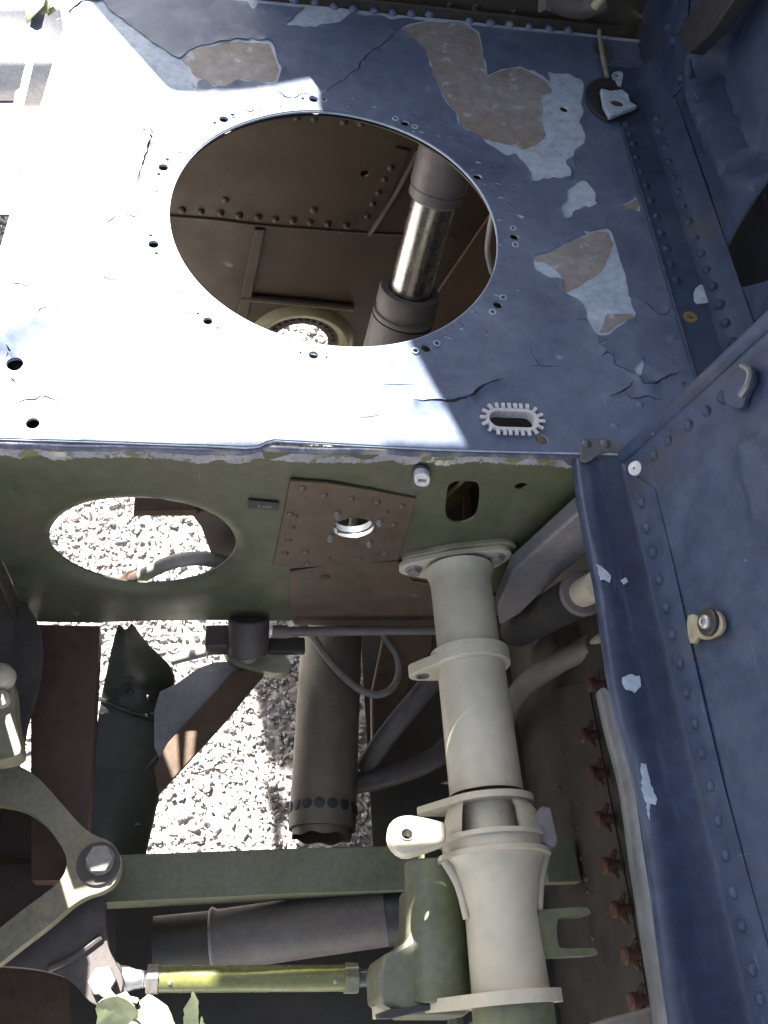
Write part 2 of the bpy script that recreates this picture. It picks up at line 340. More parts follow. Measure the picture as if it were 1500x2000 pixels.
# ------------------------------------------------------------------ shelf
z0 = Z(0)
HC, HR = (.110, .2905), .1735
def sp(pts): return z0.px(pts)
shelf_out = dense([(-.235, -.004)]+sp([(0, 857), (200, 864), (400, 871), (480, 875)])+sp([(505, 873), (520, 866), (535, 862)])+[(.19, .0), (.372, .0), (.372, -.008), (.40, 0), (.535, 0), (.535, .668), (-.19, .668)], .02) \
    + sp([(92, 4), (76, 16), (62, 30), (58, 52), (52, 62), (50, 128), (44, 150), (40, 172), (30, 180), (26, 210), (18, 240), (14, 262), (4, 282), (0, 320), (-8, 360), (-12, 420), (-30, 520), (-60, 640), (-70, 760)])
bighole = circle(HC, HR, 110)
trio = [(437, 234), (612, 196), (791, 241), (932, 347), (1004, 463), (972, 596), (832, 679), (612, 695), (406, 629), (300, 479), (319, 328)]
holes_small = []; sat = []
for k, p in enumerate(trio):
    c = Vector(z0.p(*p)); d = (c-Vector(HC)).normalized(); tn = Vector((-d.y, d.x))
    holes_small.append(circle(c, .0052 if k not in (7, 8) else .0045, 14))
    for s in (-1, 1):
        q = c+tn*s*(.0125); sat.append(q); holes_small.append(circle(q, .0019 if k not in (7, 8) else .0012, 8))
for p, r in (((1101, 214), .0055), ((27, 703), .0075), ((64, 827), .0058), ((1058, 858), .0062)):
    holes_small.append(circle(z0.p(*p), r, 16))
SLc = z0.p(1000, 822)
def stadium(c, a, b, n=10):
    return [(c[0]+a+b*math.cos(t), c[1]+b*math.sin(t)) for t in np.linspace(-math.pi/2, math.pi/2, n)]+[(c[0]-a+b*math.cos(t), c[1]+b*math.sin(t)) for t in np.linspace(math.pi/2, 3*math.pi/2, n)]
slot = stadium(SLc, .0135, .0105)
D = Vector(z0.p(20, 700)); D2 = Vector(z0.p(150, 640))
def shelf_dz(V):
    x, y = V[:, 0], V[:, 1]
    z = .0009*np.sin(x*17+1)*np.sin(y*13+.5)+.0004*np.sin(x*41+y*23)
    ax = (D2-D).normalized(); u = (x-D.x)*ax.x+(y-D.y)*ax.y; v = -(x-D.x)*ax.y+(y-D.y)*ax.x      # the dent at the left
    z -= .007*np.exp(-(v/.022)**2)*np.clip(1-u/.11, 0, 1)*(u > -.06)
    z += .0035*np.exp(-((v-.034)/.014)**2)*np.clip(1-u/.12, 0, 1)*(u > -.06)
    z += .0006*np.exp(-(v/.04)**2)*np.clip(1-u/.12, 0, 1)*np.sin(v*700+np.sin(u*180)*2)
    return z
pxy = lambda L_, ox=750, oy=0, s=2: [(ox+a/s, oy+b/s) for a, b in L_]
PATCH = [
 pxy([(65, 105), (150, 82), (240, 82), (320, 88), (372, 130), (385, 200), (405, 295), (470, 270), (530, 262), (600, 290), (645, 322), (640, 283), (700, 292), (715, 285), (742, 305), (775, 310), (782, 350), (768, 400), (776, 440), (762, 480), (788, 530), (778, 570), (742, 590), (738, 618), (705, 630), (728, 660), (735, 690), (690, 695), (620, 700), (540, 722), (575, 690), (568, 660), (545, 640), (515, 600), (482, 612), (430, 580), (380, 545), (290, 495), (280, 440), (240, 400), (215, 350), (185, 270), (165, 200), (130, 160), (75, 140)]),
 pxy([(710, 740), (735, 725), (762, 700), (790, 702), (800, 725), (830, 750), (820, 780), (835, 800), (800, 815), (785, 800), (770, 815), (740, 822), (730, 850), (700, 855), (688, 820), (702, 790), (715, 780)]),
 pxy([(920, 800), (950, 788), (985, 765), (1000, 800), (995, 830), (960, 820), (938, 826)]),
 [(1040, 500), (1075, 490), (1130, 462), (1165, 447), (1190, 447), (1203, 470), (1210, 500), (1222, 550), (1232, 595), (1243, 612), (1236, 625), (1205, 640), (1190, 655), (1168, 657), (1150, 640), (1140, 600), (1122, 582), (1098, 572), (1097, 548), (1065, 543), (1046, 530)],
 [(555, 48), (580, 30), (600, 12), (640, 10), (700, 14), (780, 30), (840, 24), (838, 40), (770, 36), (690, 27), (665, 45), (625, 52), (585, 56)],
 [(480, -6), (505, -4), (503, 10), (495, 22), (485, 12)],
 [(120, 30), (160, 2), (198, 0), (215, 20), (240, 38), (280, 70), (330, 105), (352, 115), (375, 95), (425, 84), (470, 78), (530, 82), (540, 110), (549, 140), (540, 165), (520, 168), (500, 162), (470, 160), (440, 170), (420, 172), (400, 160), (383, 162), (387, 184), (300, 240), (200, 250), (140, 160)],
 [(1237, 722), (1246, 708), (1255, 702), (1258, 714), (1250, 735), (1242, 744)],
 [(1166, 672), (1186, 666), (1192, 660), (1180, 674), (1168, 678)],
]
FLK = []
for k in range(95):
    a_ = RNG.uniform(-1.0, 2.1) if k < 60 else RNG.uniform(0, 1.2); rr = HR+.003+abs(RNG.normal(0, .012 if k < 60 else .035)); c = (HC[0]+rr*math.cos(a_), HC[1]+rr*math.sin(a_)); sz = RNG.uniform(.0006, .0026)*(1.6 if RNG.random() < .15 else 1)
    th_ = RNG.uniform(0, 3.14); FLK.append([(c[0]+sz*q*(math.cos(t+th_)*1.5), c[1]+sz*q*math.sin(t+th_*.4)) for t, q in zip(np.linspace(0, 5.4, 7), RNG.uniform(.5, 1.3, 7))])
for k in range(50):
    c = (RNG.uniform(.2, .46), RNG.uniform(.02, .62)); sz = RNG.uniform(.0005, .0016)
    if math.dist(c, HC) > HR+.01: FLK.append([(c[0]+sz*q*math.cos(t), c[1]+sz*q*math.sin(t)) for t, q in zip(np.linspace(0, 5.2, 6), RNG.uniform(.4, 1.5, 6))])
PATCH = [smooth(sp(dense(p, 9, True, 1.3)), 1) for p in PATCH]
PRIM = [
 pxy([(70, 108), (150, 86), (235, 86), (318, 92), (368, 133), (380, 205), (402, 300), (470, 275), (530, 268), (598, 296), (640, 330), (655, 360), (615, 375), (622, 420), (616, 480), (632, 530), (600, 562), (545, 585), (520, 578), (450, 556), (385, 540), (296, 490), (286, 440), (246, 397), (220, 348), (190, 268), (170, 198), (134, 157), (80, 138)]),
 [(1044, 500), (1075, 494), (1130, 466), (1165, 451), (1188, 451), (1200, 475), (1183, 520), (1160, 545), (1130, 560), (1104, 572), (1098, 560), (1097, 540), (1080, 520), (1050, 512)],
 [(1185, 615), (1225, 612), (1238, 616), (1232, 624), (1205, 637), (1190, 650), (1170, 653), (1178, 630)],
 pxy([(925, 800), (950, 792), (983, 770), (996, 800), (991, 826), (960, 816), (940, 822)]),
 [(355, 117), (375, 99), (425, 88), (470, 82), (527, 86), (536, 110), (545, 140), (536, 162), (500, 158), (470, 156), (440, 166), (420, 168), (400, 156), (380, 152), (370, 132)],
]
PRIM = [smooth(sp(dense(p, 10, True, 1.2)), 1) for p in PRIM]
CR = [  # (points on the photo, width in px)
 ([(628, 190), (637, 181), (655, 166), (672, 158), (682, 146), (700, 137), (703, 125), (720, 108), (750, 86), (792, 44)], 3.2),
 ([(535, 182), (548, 186), (556, 194), (575, 196), (588, 188), (604, 187)], 3),
 ([(806, 785), (835, 784), (870, 787), (900, 779), (925, 773), (932, 762), (942, 756), (960, 748), (984, 740)], 5.5),
 ([(1163, 676), (1180, 683), (1186, 692), (1197, 697), (1200, 712), (1215, 725), (1228, 730), (1240, 729)], 3),
 ([(1172, 697), (1182, 694), (1186, 687)], 2.6),
 ([(1243, 742), (1253, 753), (1264, 756), (1290, 746), (1322, 731)], 5),
 ([(1237, 746), (1228, 757), (1215, 767), (1186, 778)], 3),
 ([(1219, 769), (1229, 780), (1242, 783), (1262, 777), (1290, 783)], 3.4),
 ([(1249, 592), (1262, 597), (1270, 602), (1285, 618), (1300, 616), (1308, 602)], 3.2),
 ([(1036, 680), (1040, 697), (1052, 715), (1070, 716), (1096, 721)], 2), ([(1032, 718), (1046, 716), (1056, 711)], 2),
 ([(178, 430), (196, 431), (210, 438), (225, 428), (248, 423), (261, 428), (278, 420)], 2.6), ([(0, 551), (30, 555), (52, 560), (70, 553)], 2.2),
 ([(15, 793), (40, 785), (60, 781), (90, 777), (115, 784), (135, 793)], 2.4),
 ([(268, 357), (275, 335), (283, 310), (290, 290), (297, 264), (294, 254), (278, 258)], 4),
 ([(175, 537), (200, 540), (220, 546), (244, 545), (256, 533)], 2), ([(65, 625), (80, 608), (105, 598), (118, 592)], 1.8),
 ([(342, 571), (352, 574), (362, 573)], 2.2), ([(355, 619), (365, 614), (374, 615)], 3),
 ([(158, 49), (186, 50)], 2), ([(152, 62), (166, 60)], 2), ([(105, 40), (118, 34)], 2), ([(80, 97), (92, 104), (98, 107)], 3.4), ([(105, 135), (125, 138)], 1.6),
 ([(1125, 628), (1137, 624), (1145, 627)], 2), ([(1310, 668), (1318, 662), (1328, 668)], 2), ([(1326, 757), (1338, 748)], 3),
 ([(180, 868 - 35), (190, 836)], 1.5), ([(275, 830), (290, 832)], 1.5), ([(430, 845), (446, 843)], 1.6), ([(8, 130 + 370), (12, 530)], 1.5),
 ([(735, 751), (760, 752), (812, 752)], 1.4), ([(700, 818), (742, 812)], 1.4), ([(10, 690), (18, 680), (12, 672)], 3), ([(20, 735), (30, 748), (37, 757)], 3.2),
 ([(820, 380+430), (838, 808)], 1.3), ([(1112, 300), (1128, 330), (1150, 342), (1162, 338)], 1.6), ([(1115, 352), (1122, 335)], 1.6),
]
crackpoly = []; crackpts = []
for pts, wd in CR:
    P = [Vector(q) for q in dense(sp(pts), .004, False)]; P = [P[0]]+[p+Vector(RNG.normal(0, .0006, 2)) for p in P[1:-1]]+[P[-1]]
    n = len(P); Lf, Rt = [], []
    for i, p in enumerate(P):
        tt = (P[min(i+1, n-1)]-P[max(i-1, 0)]).normalized(); nn = Vector((-tt.y, tt.x)); s = i/(n-1)
        hw = wd/2000*.62*(math.sin(math.pi*min(.97, max(.03, s)))**.6)*random.uniform(.6, 1.3)
        Lf.append(p+nn*hw); Rt.append(p-nn*hw)
    crackpoly.append([tuple(a) for a in Lf+Rt[::-1]]); crackpts += [(p.x, p.y, wd) for p in P]
CP = np.array(crackpts); PP = np.array([q for p in PATCH for q in p])
def paint_dz(V):
    z = shelf_dz(V)
    d = np.sqrt(((V[:, None, :]-CP[None, :, :2])**2).sum(2)); i = d.argmin(1); dd = d[np.arange(len(V)), i]; wd = CP[i, 2]
    nz = .5+.5*np.sin(V[:, 0]*190+np.sin(V[:, 1]*140)*2)
    z = z+np.clip(wd-1.2, 0, 4)*.00085*np.exp(-dd/.006)*(.35+nz)
    d2 = np.sqrt(((V[:, None, :]-PP[None, :, :])**2).sum(2)).min(1)
    return z+.0013*np.exp(-d2/.0035)*nz
shelf = thing('shelf_panel', 'blue painted metal shelf with one large round opening and peeling paint, half in sunlight', 'metal panel', (.1, .3, 0))
mplate = part('metal_plate', MB().add(sheet(z0, shelf_out, [bighole, slot]+holes_small, .0022, .012, shelf_dz, True)), m_bare, shelf)
inner = []
for q in shelf_out: inner.append((q[0]+(.0008 if q[0] < 0 else 0), min(max(q[1], q[1]+.0 if q[1] > .05 else q[1]+.0012), .66)))
ring = circle(HC, HR+.0012, 110)
satr = [circle(q, .0042, 12) for q in sat]
part('paint_layer', MB().add(sheet(z0, inner, [ring, stadium(SLc, .0138, .0108)]+holes_small[:]+PATCH+FLK+crackpoly, .0006, .0075, paint_dz, False, .0009)), m_paint, shelf, label='blue paint with cracks and flaked off patches')
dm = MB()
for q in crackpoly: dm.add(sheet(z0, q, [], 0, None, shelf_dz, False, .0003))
part('crack_shade', dm, m_darker, shelf, kind='stuff')  # dark strips stand in for the deep shade inside the cracks
for p in PRIM: part('primer_patch', MB().add(sheet(z0, p, [], .0002, .012, shelf_dz, False, .00022)), m_primer, mplate)
part('ring_backing', MB().add(sheet(Z(-.009), circle(HC, HR+.042, 64), [circle(HC, HR+.005, 64)], .002)), m_darker, shelf)  # dark ring added beneath so the fastener holes look shaded
part('edge_backing', MB().box((-.172, .08, -.022), .125, .15, .002), m_darker, shelf)  # dark plate added under the left holes so they look shaded
part('slot_backing', MB().box((.262, .062, -.075), .11, .095, .003), m_darker, shelf)  # dark plate added so the slot looks shaded inside
# satellites: little ring-headed rivets beside each fastener hole; flush rivets between
rm = MB().lathe([(0, .0040), (.0005, .0037), (.0006, .0026), (.0001, .0024)], (0, 0, 0), (0, 0, 1), 12).mesh('rivet', m_bare, 50)
rm2 = MB().lathe([(-.0002, .0052), (.0004, .0050), (.0005, .0042), (.0003, .0040), (.0006, 1e-5)], (0, 0, 0), (0, 0, 1), 12).mesh('rivet', m_paint, 50)
for q in sat:
    o = part('ring_rivet', rm, None, shelf); o.location = (q.x, q.y, .0009)
for p in [(487, 213), (395, 258), (556, 199), (348, 294), (300, 370), (294, 428), (320, 527), (349, 556), (362, 594)]:
    a = z0.p(*p); o = part('flush_rivet', rm2, None, shelf); o.location = (a[0], a[1], .0011)
rivets(shelf, [z0.f(*z0.p(*p), .001) for p in [(574, 2), (615, 6), (652, 15), (690, 20), (730, 23), (767, 27), (803, 29), (838, 30), (916, 43), (958, 47), (995, 50), (1033, 54), (1073, 58), (1110, 62)]], (0, 0, 1), .0062, m_paint, .8)
rivets(shelf, [z0.f(*z0.p(*p), .001) for p in [(1248, 792), (1200, 833), (1243, 871)]], (0, 0, 1), .005, m_paint, .5)

# grommet of white toothed edging round the small slot
gr = thing('slot_grommet', 'white toothed plastic edging fitted round the small oval slot in the blue shelf', 'grommet', (SLc[0], SLc[1], 0))
gm = MB(); prof = [(0, .0009), (.0012, .0034), (-.001, .0040), (-.011, .0030)]
outer = stadium(SLc, .0135, .0128, 12); inn = stadium(SLc, .0135, .0092, 12)
gm.add(sheet(z0, outer, [inn], .011, lift=.0032))
part('edging', gm, m_white, gr, .0004)
cnt = 22; ring_ = dense(stadium(SLc, .0135, .0125, 16), .0005); L_ = len(ring_)
tm = MB().box((.0028, 0, .0020), .0058, .0032, .0022).mesh('tooth', m_white, 30)
for k in range(cnt):
    i = int(L_*k/cnt); a = Vector(ring_[i]); b = Vector(ring_[(i+4) % L_]); tt = (b-a).normalized()
    o = part('tooth', tm, None, gr); o.location = (a.x, a.y, .0008); o.rotation_euler = (0, 0, math.atan2(-tt.x, tt.y))

# ------------------------------------------------------------------ front web below the shelf edge
y0 = Y(-.001)
web = thing('web_panel', 'olive green upright web under the front edge of the shelf, with a round lightening hole', 'metal panel', (.06, 0, -.2))
WX0, WX1, WZ0, WZ1 = -.232, .352, -.004, -.384
wc, wr = (-.0862, -.2035), .0955
webhole = circle(wc, wr, 64)
rc = y0.p(690, 1025); rcr = .0225
slotw = smooth(y0.px([(880, 939), (925, 937), (938, 948), (934, 1000), (920, 1016), (888, 1023), (868, 1008), (872, 955)]), 2)
web_out = dense([(WX0, WZ1+.01), (WX0+.012, WZ1), (-.15, WZ1-.004), (-.03, WZ1+.0), (.33, WZ1+.004), (.352, -.36), (WX1, WZ0), (WX0, WZ0)], .02)
def web_dz(V):
    d = np.sqrt(((V-np.array(wc))**2).sum(1)); z = -.011*np.exp(-np.clip(d-wr, 0, 1)/.010)      # flange rolled inwards round the hole
    z += .0012*np.sin(V[:, 0]*23)*np.sin(V[:, 1]*31+1)
    z += .004*np.clip((V[:, 0]-.055)/.02, 0, 1)*0
    return z
smallw = [circle(y0.p(1017, 950), .0062, 14), circle(y0.p(148, 1197), .005, 12), circle(rc, rcr, 32), slotw]
part('web_sheet', MB().add(sheet(y0, web_out, [webhole]+smallw, .002, .009, web_dz, True)), m_olive, web)
# rolled top lip, dark above and flaked below
def strip(y_, pts_top, h, r, mat, name, z_=0.0):
    V, F = [], []; n = 7
    for x, yy in pts_top:
        hh = h*(1+.16*math.sin(x*90+math.sin(x*37)*3)+RNG.uniform(-.09, .09))
        for k in range(n):
            a = k/(n-1)*math.pi/2; V.append((x, yy+r-r*math.sin(a)-.0015, z_-r+r*math.cos(a)))
        V.append((x, yy-.0018, z_-hh))
    m = n+1
    for i in range(len(pts_top)-1):
        for k in range(m-1): F.append((i*m+k, (i+1)*m+k, (i+1)*m+k+1, i*m+k+1))
    return part(name, MB().add((V, F)), mat, web)
fe = [(x, (-.004 if x < .018 else (-.004+.004*min(1, (x-.018)/.014)))+.0006*math.sin(x*60)) for x in np.linspace(-.235, .355, 300)]
strip(0, fe, .018, .004, m_rim, 'top_lip', -.0024)
strip(0, [(x, y-.0012) for x, y in fe], .0055, .003, m_rimdk, 'edge_bead', -.0016)
# left bent flange and the bottom edge stain strip
part('side_flange', MB().box((WX0-.002, -.012, -.225), .003, .024, .32), m_brown, web, .001)
part('bottom_flange', MB().box((.06, .012, WZ1-.001), .56, .024, .0025), m_olive, web, .0008)
# doubler plate with rivets round the instrument ring
dbl = y0.px([(567, 933), (640, 938), (720, 951), (812, 968), (800, 1010), (776, 1088), (700, 1096), (570, 1104), (533, 1099), (552, 1010)])
dplate = part('doubler_plate', MB().prism(y0, dense(dbl, .02), .0022, [circle(rc, rcr-.001, 32)], .0035), m_dbl, web, .0008)
rv = [(590, 947), (632, 961), (686, 968), (736, 975), (785, 982), (566, 998), (576, 1003), (570, 1025), (563, 1050), (556, 1075), (596, 1072), (600, 1095), (640, 1085), (700, 1087), (752, 1075), (769, 1019), (752, 993)]
rivets(dplate, [y0.f(*y0.p(*p), .0035) for p in rv], (0, -1, 0), .0042, m_dbl, .5)
o = part('ring_bezel', MB().lathe([(0, rcr-.0015), (.006, rcr-.0015), (.006, rcr-.0005), (.003, rcr+.0006), (0, rcr+.0006)], (rc[0], -.0045+.006, rc[1]), (0, -1, 0), 36), m_steel, web)
part('ring_tube', MB().lathe([(0, rcr-.0028), (.007, rcr-.0028)], (rc[0], .001, rc[1]), (0, 1, 0), 36), m_silver, web)
for p in [(658, 996), (740, 1011), (644, 1041), (720, 1053)]:
    a = y0.p(*p); q = y0.f(*a, .004)
    part('screw', MB().cyl(q, q+Vector((0, -.004, 0)), .0036, .0030, 10).cyl(q, q+Vector((0, -.006, 0)), .0018, seg=8), m_steel, web)
# lower joggled plate, right of the crack line
low = y0.px([(566, 1112), (640, 1100), (778, 1092), (805, 1130), (950, 1150), (975, 1165), (968, 1212), (840, 1219), (575, 1216), (568, 1185)])
part('lower_plate', MB().prism(y0, dense(low, .02), .0018, [], .0028), m_dbl, web, .0006)
a = y0.p(634, 1122); part('rust_stain_bolt', MB().lathe([(0, .006), (.0015, .005), (.002, 1e-5)], y0.f(*a, .003), (0, -1, 0), 12), m_rust, web)
# placard
pq = y0.px([(485, 973), (545, 979), (544, 994), (484, 989)])
plac = part('placard', MB().prism(y0, pq, .0012, [], .0022), m_black, web)
a = y0.p(503, 988); b = y0.p(534, 990)
tc = bpy.data.curves.new('placard_text', 'FONT'); tc.body = 'P100'; tc.size = .0070; tc.extrude = .0001
to = bpy.data.objects.new('placard_text', tc); me = None
COL.objects.link(to); bpy.context.view_layer.update(); me = bpy.data.meshes.new_from_object(to.evaluated_get(bpy.context.evaluated_depsgraph_get())); bpy.data.objects.remove(to)
me.materials.clear(); me.materials.append(m_sheetg)
o = part('placard_text', me, None, plac); o.location = y0.f(a[0], a[1], .0024); o.rotation_euler = (math.pi/2, math.radians(3), 0)
# white tie mount
cl = thing('cable_tie_mount', 'small off white plastic cable tie mount on the olive web near the slot', 'cable clip', y0.f(*y0.p(822, 925)))
part('base', MB().prism(y0, smooth(y0.px([(806, 905), (840, 906), (838, 945), (822, 954), (802, 946)]), 2), .003, [], .004), m_silver, cl, .0008)
c0 = y0.p(823, 920)
part('head', MB().prism(y0, smooth(y0.px([(808, 905), (839, 907), (837, 933), (807, 931)]), 2), .007, [y0.px([(815, 917), (831, 918), (831, 924), (815, 923)])], .011), m_white, cl, .001)

# ------------------------------------------------------------------ pale torque tube
tx, tz = .256, -.214
tube = thing('torque_tube', 'pale grey enamelled tube assembly bolted to the olive web and reaching towards the viewer', 'tube assembly', (tx, -.25, tz))
yf = -.012
A = lambda y: Vector((tx, y, tz))
fl = [(-.052, -.031), (.046, .004), (.056, .008), (.062, .001), (.059, -.010), (.038, -.036), (-.010, -.044), (-.04, -.043), (-.053, -.038), (-.058, -.034)]
b1 = Vector(Y(yf).p(808, 1112)); b2 = Vector(Y(yf).p(970, 1088)); mid = Vector((tx, tz))
def hull_plate(cs, n=14):
    pts = []
    for c, r in cs: pts += circle(c, r, n)
    bm = bmesh.new(); vs_ = [bm.verts.new((p[0], p[1], 0)) for p in pts]
    import itertools
    P = sorted(set(pts)); 
    def cr(o, a, b): return (a[0]-o[0])*(b[1]-o[1])-(a[1]-o[1])*(b[0]-o[0])
    lo, up = [], []
    for p in P:
        while len(lo) > 1 and cr(lo[-2], lo[-1], p) <= 0: lo.pop()
        lo.append(p)
    for p in P[::-1]:
        while len(up) > 1 and cr(up[-2], up[-1], p) <= 0: up.pop()
        up.append(p)
    bm.free(); return lo[:-1]+up[:-1]
yfp = Y(yf)
part('flange_plate', MB().prism(yfp, hull_plate([(b1, .0165), (b2, .0175), (mid+Vector((0, -.004)), .036)], 22), .006), m_pale, tube, .0015)
part('gasket', MB().prism(Y(yf+.0062), hull_plate([(b1+Vector((.003, .006)), .0165), (b2+Vector((.003, .006)), .0185), (mid, .037)], 22), .006), m_bracket, tube, .001)
for b in (b1, b2):
    q = yfp.f(b.x, b.y, 0)
    part('bolt', MB().cyl(q, q+Vector((0, -.002, 0)), .0098, .0092, 20).hexa(q, q+Vector((0, -.0065, 0)), .0078), m_bolt, tube, .0005)
ztop = Z(tz+.035)
yy = lambda px, py: ztop.hit(px, py).y
R1 = .0345
y_r1 = yy(900, 1250); y_r1b = yy(905, 1280); y_f2 = yy(945, 1535); y_f2b = yy(945, 1560); y_bd = yy(955, 1622); y_bd2 = yy(965, 1665); y_fn = yy(965, 1775); y_f3 = yy(985, 1935); y_f3b = yy(990, 1962)
part('tube_body', MB().lathe([(-.0, R1+.004), (.008, R1+.001), (.014, R1-.0005), (.02, R1-.001), (-y_r1+yf, R1-.001)], A(yf-.005), (0, -1, 0), 48)
     .lathe([(0, R1+.001), (y_r1b-y_f2, R1+.002)], A(y_r1b), (0, -1, 0), 48), m_pale, tube)
def ringear(y1, y2, R, ear=None, er=.014, hole=.007, name='ring_lug', lab=None):
    pl = Y(y2); 
    cs = [(Vector((tx, tz)), R)]
    hs = []
    if ear: cs.append((Vector(ear), er)); hs = [circle(ear, hole, 20)]
    return part(name, MB().prism(pl, hull_plate(cs, 36), y1-y2, hs), m_pale, tube, .0025, lab)
e1 = Y(y_r1b).p(825, 1319)
ringear(y_r1, y_r1b, R1+.0075, None)
part('ear_lug', MB().prism(Y(y_r1b-.001), hull_plate([((tx-.004, tz), R1+.003), (Vector(e1), .0145)], 30), .012, [circle(e1, .0075, 22)]), m_pale, tube, .002)
part('ear_bushing', MB().lathe([(0, .0074), (.013, .0074), (.013, .0062), (0, .0062)], Y(y_r1b-.002).f(*e1, 0)+Vector((0, .013, 0)), (0, -1, 0), 24), m_bolt, tube)
e2 = Y(y_f2b).p(835, 1590)
part('ring_flange', MB().prism(Y(y_f2b), hull_plate([((tx, tz), R1+.011), (Vector(e2), .010)], 36), .0065), m_pale, tube, .002)
part('inner_tube', MB().lathe([(0, R1-.006), (.05, R1-.007)], A(y_f2b), (0, -1, 0), 40), m_pale, tube)
# side webs and the cupped cheek between flange and band
Rb = .052
ck = MB()
ck.lathe([(0, R1+.006), (.010, R1+.013), (.022, Rb-.003), (y_f2b-y_bd, Rb-.002)], A(y_f2b), (0, -1, 0), 26, math.radians(225), math.radians(342), ref=(0, 0, 1))
ck.lathe([(0, R1+.0035), (.010, R1+.0105), (.022, Rb-.006), (y_f2b-y_bd, Rb-.005)], A(y_f2b), (0, -1, 0), 26, math.radians(225), math.radians(342), ref=(0, 0, 1))
part('cupped_cheek', ck, m_pale, tube)
ck = MB(); ck.lathe([(0, R1+.006), (.012, R1+.010), (y_f2b-y_bd, Rb-.004)], A(y_f2b), (0, -1, 0), 14, math.radians(50), math.radians(140), ref=(0, 0, 1)); part('cheek_web', ck, m_pale, tube)
# clamp band: two ribs and a groove, with the eye lug
bw = y_bd-y_bd2
part('clamp_band', MB().lathe([(0, R1-.006), (0, Rb), (bw*.22, Rb+.001), (bw*.28, Rb-.003), (bw*.72, Rb-.003), (bw*.78, Rb+.002), (bw, Rb+.002), (bw, R1)], A(y_bd), (0, -1, 0), 64), m_pale, tube)
lc = Vector(Z(tz+.045).hit(795, 1629)); zl = PL((lc.x, lc.y, lc.z), (1, 0, 0), (0, .94, -.34))
le = smooth(zl.px([(758, 1612), (772, 1596), (795, 1590), (822, 1594), (850, 1601), (872, 1606), (872, 1642), (852, 1650), (826, 1659), (792, 1669), (768, 1656), (756, 1634)]), 1)
eye = zl.p(795, 1629)
elug = part('eye_lug', MB().prism(zl, le, .011, [circle(eye, .0066, 22)]), m_pale, tube, .0016, 'rounded eye lug standing in full sun')
part('eye_bushing', MB().lathe([(0, .0064), (.012, .0064), (.012, .0052), (0, .0052)], zl.f(*eye, -.0115), zl.n, 22), m_bolt, elug)
bk = Z(tz+.045).hit(1068, 1620)
zbk = Z(tz+.032)
part('band_block', MB().prism(zbk, zbk.px([(1058, 1574), (1076, 1577), (1091, 1640), (1084, 1654), (1046, 1642), (1036, 1606)]), .03), m_brace, tube, .0015, 'grey clamp block at the right end of the band')
# funnel with two edge ribs, lower tube
R2 = .0335
part('funnel', MB().lathe([(0, Rb-.004), (.006, Rb-.008), (.016, R1+.007), (.032, R1+.003), (y_bd2-y_fn, R2), (y_bd2-y_f3, R2+.0015), (y_bd2-y_f3+.003, R2+.006)], A(y_bd2), (0, -1, 0), 48), m_pale, tube)
for s in (-1, 1):
    P0 = A(y_bd2)+Vector((s*(Rb-.003), 0, .004)); P1 = A(y_fn-.004)+Vector((s*(R2+.0015), 0, .006))
    Q = [P0+Vector((0, 0, .004)), (P0+P1)/2+Vector((-s*.004, 0, .009)), P1]
    part('rib', MB().pipe([P0, (P0*.55+P1*.45)+Vector((-s*.003, 0, .003)), P1], lambda u: .0048-.0018*u, 10), m_pale, tube)
    part('rib_web', MB().add(([P0, P1, A(y_fn)+Vector((s*.02, 0, .012)), A(y_bd2-.006)+Vector((s*.03, 0, .014))], [(0, 1, 2, 3)])), m_pale, tube)
part('end_flange', MB().prism(Y(y_f3b), hull_plate([((tx, tz), R2+.0115), (Vector(Y(y_f3b).p(742, 1990)), .007)], 36), y_f3-y_f3b), m_pale, tube, .002)
part('end_tube', MB().lathe([(0, R2+.003), (.12, R2+.004), (.12, .01)], A(y_f3b), (0, -1, 0), 40), m_castg, tube)
q = Y(y_f3b).f(*Y(y_f3b).p(888, 1985), 0); part('end_bolt', MB().hexa(q+Vector((-.0, .004, 0)), q+Vector((0, -.014, 0)), .009), m_castg, tube, .0006)
# fork on the right side
zf = Z(tz+.012)
fk = smooth(zf.px([(1050, 1778), (1060, 1776), (1145, 1770), (1153, 1777), (1155, 1788), (1096, 1790), (1087, 1800), (1090, 1848), (1100, 1853), (1160, 1850), (1168, 1858), (1168, 1866), (1080, 1870), (1055, 1870)]), 1)
part('fork', MB().prism(zf, fk, .016), m_castg, tube, .0015)

# ------------------------------------------------------------------ green-grey gearbox casting left of the tube
cz = tz-.03
zc = Z(cz)
gb = thing('gearbox_casting', 'green stained grey casting behind the left side of the pale tube', 'casting', zc.hit(850, 1850))
part('housing', MB().prism(Z(cz+.0), smooth(zc.px([(808, 1690), (930, 1690), (960, 1800), (960, 1985), (745, 1985), (738, 1870), (770, 1855), (808, 1830)]), 1), .09), m_castg, gb, .004)
q1 = zc.hit(855, 1680); q2 = zc.hit(868, 1960)
part('barrel', MB().cyl((q1.x, q1.y, cz-.015), (q2.x-.002, q2.y, cz-.015), .030, seg=36), m_castg, gb, .002)
part('foot', MB().prism(Z(cz+.006), smooth(zc.px([(735, 1975), (830, 1962), (925, 1945), (925, 1955), (830, 1975), (740, 1995)]), 1), .02), m_black, gb, .002)

# ------------------------------------------------------------------ cross bar
zb = Z(-.425)
bar = thing('cross_bar', 'flat olive green bar running across the bay below the web', 'bar', zb.hit(510, 1705))
part('bar_face', MB().prism(zb, zb.px([(170, 1672), (560, 1657), (830, 1650), (830, 1738), (560, 1746), (200, 1763)]), .05), m_bar, bar, .0012)
part('bar_tail', MB().prism(Z(-.432), zb.px([(1060, 1640), (1120, 1636), (1140, 1720), (1075, 1722)]), .02), m_bar, bar, .001)

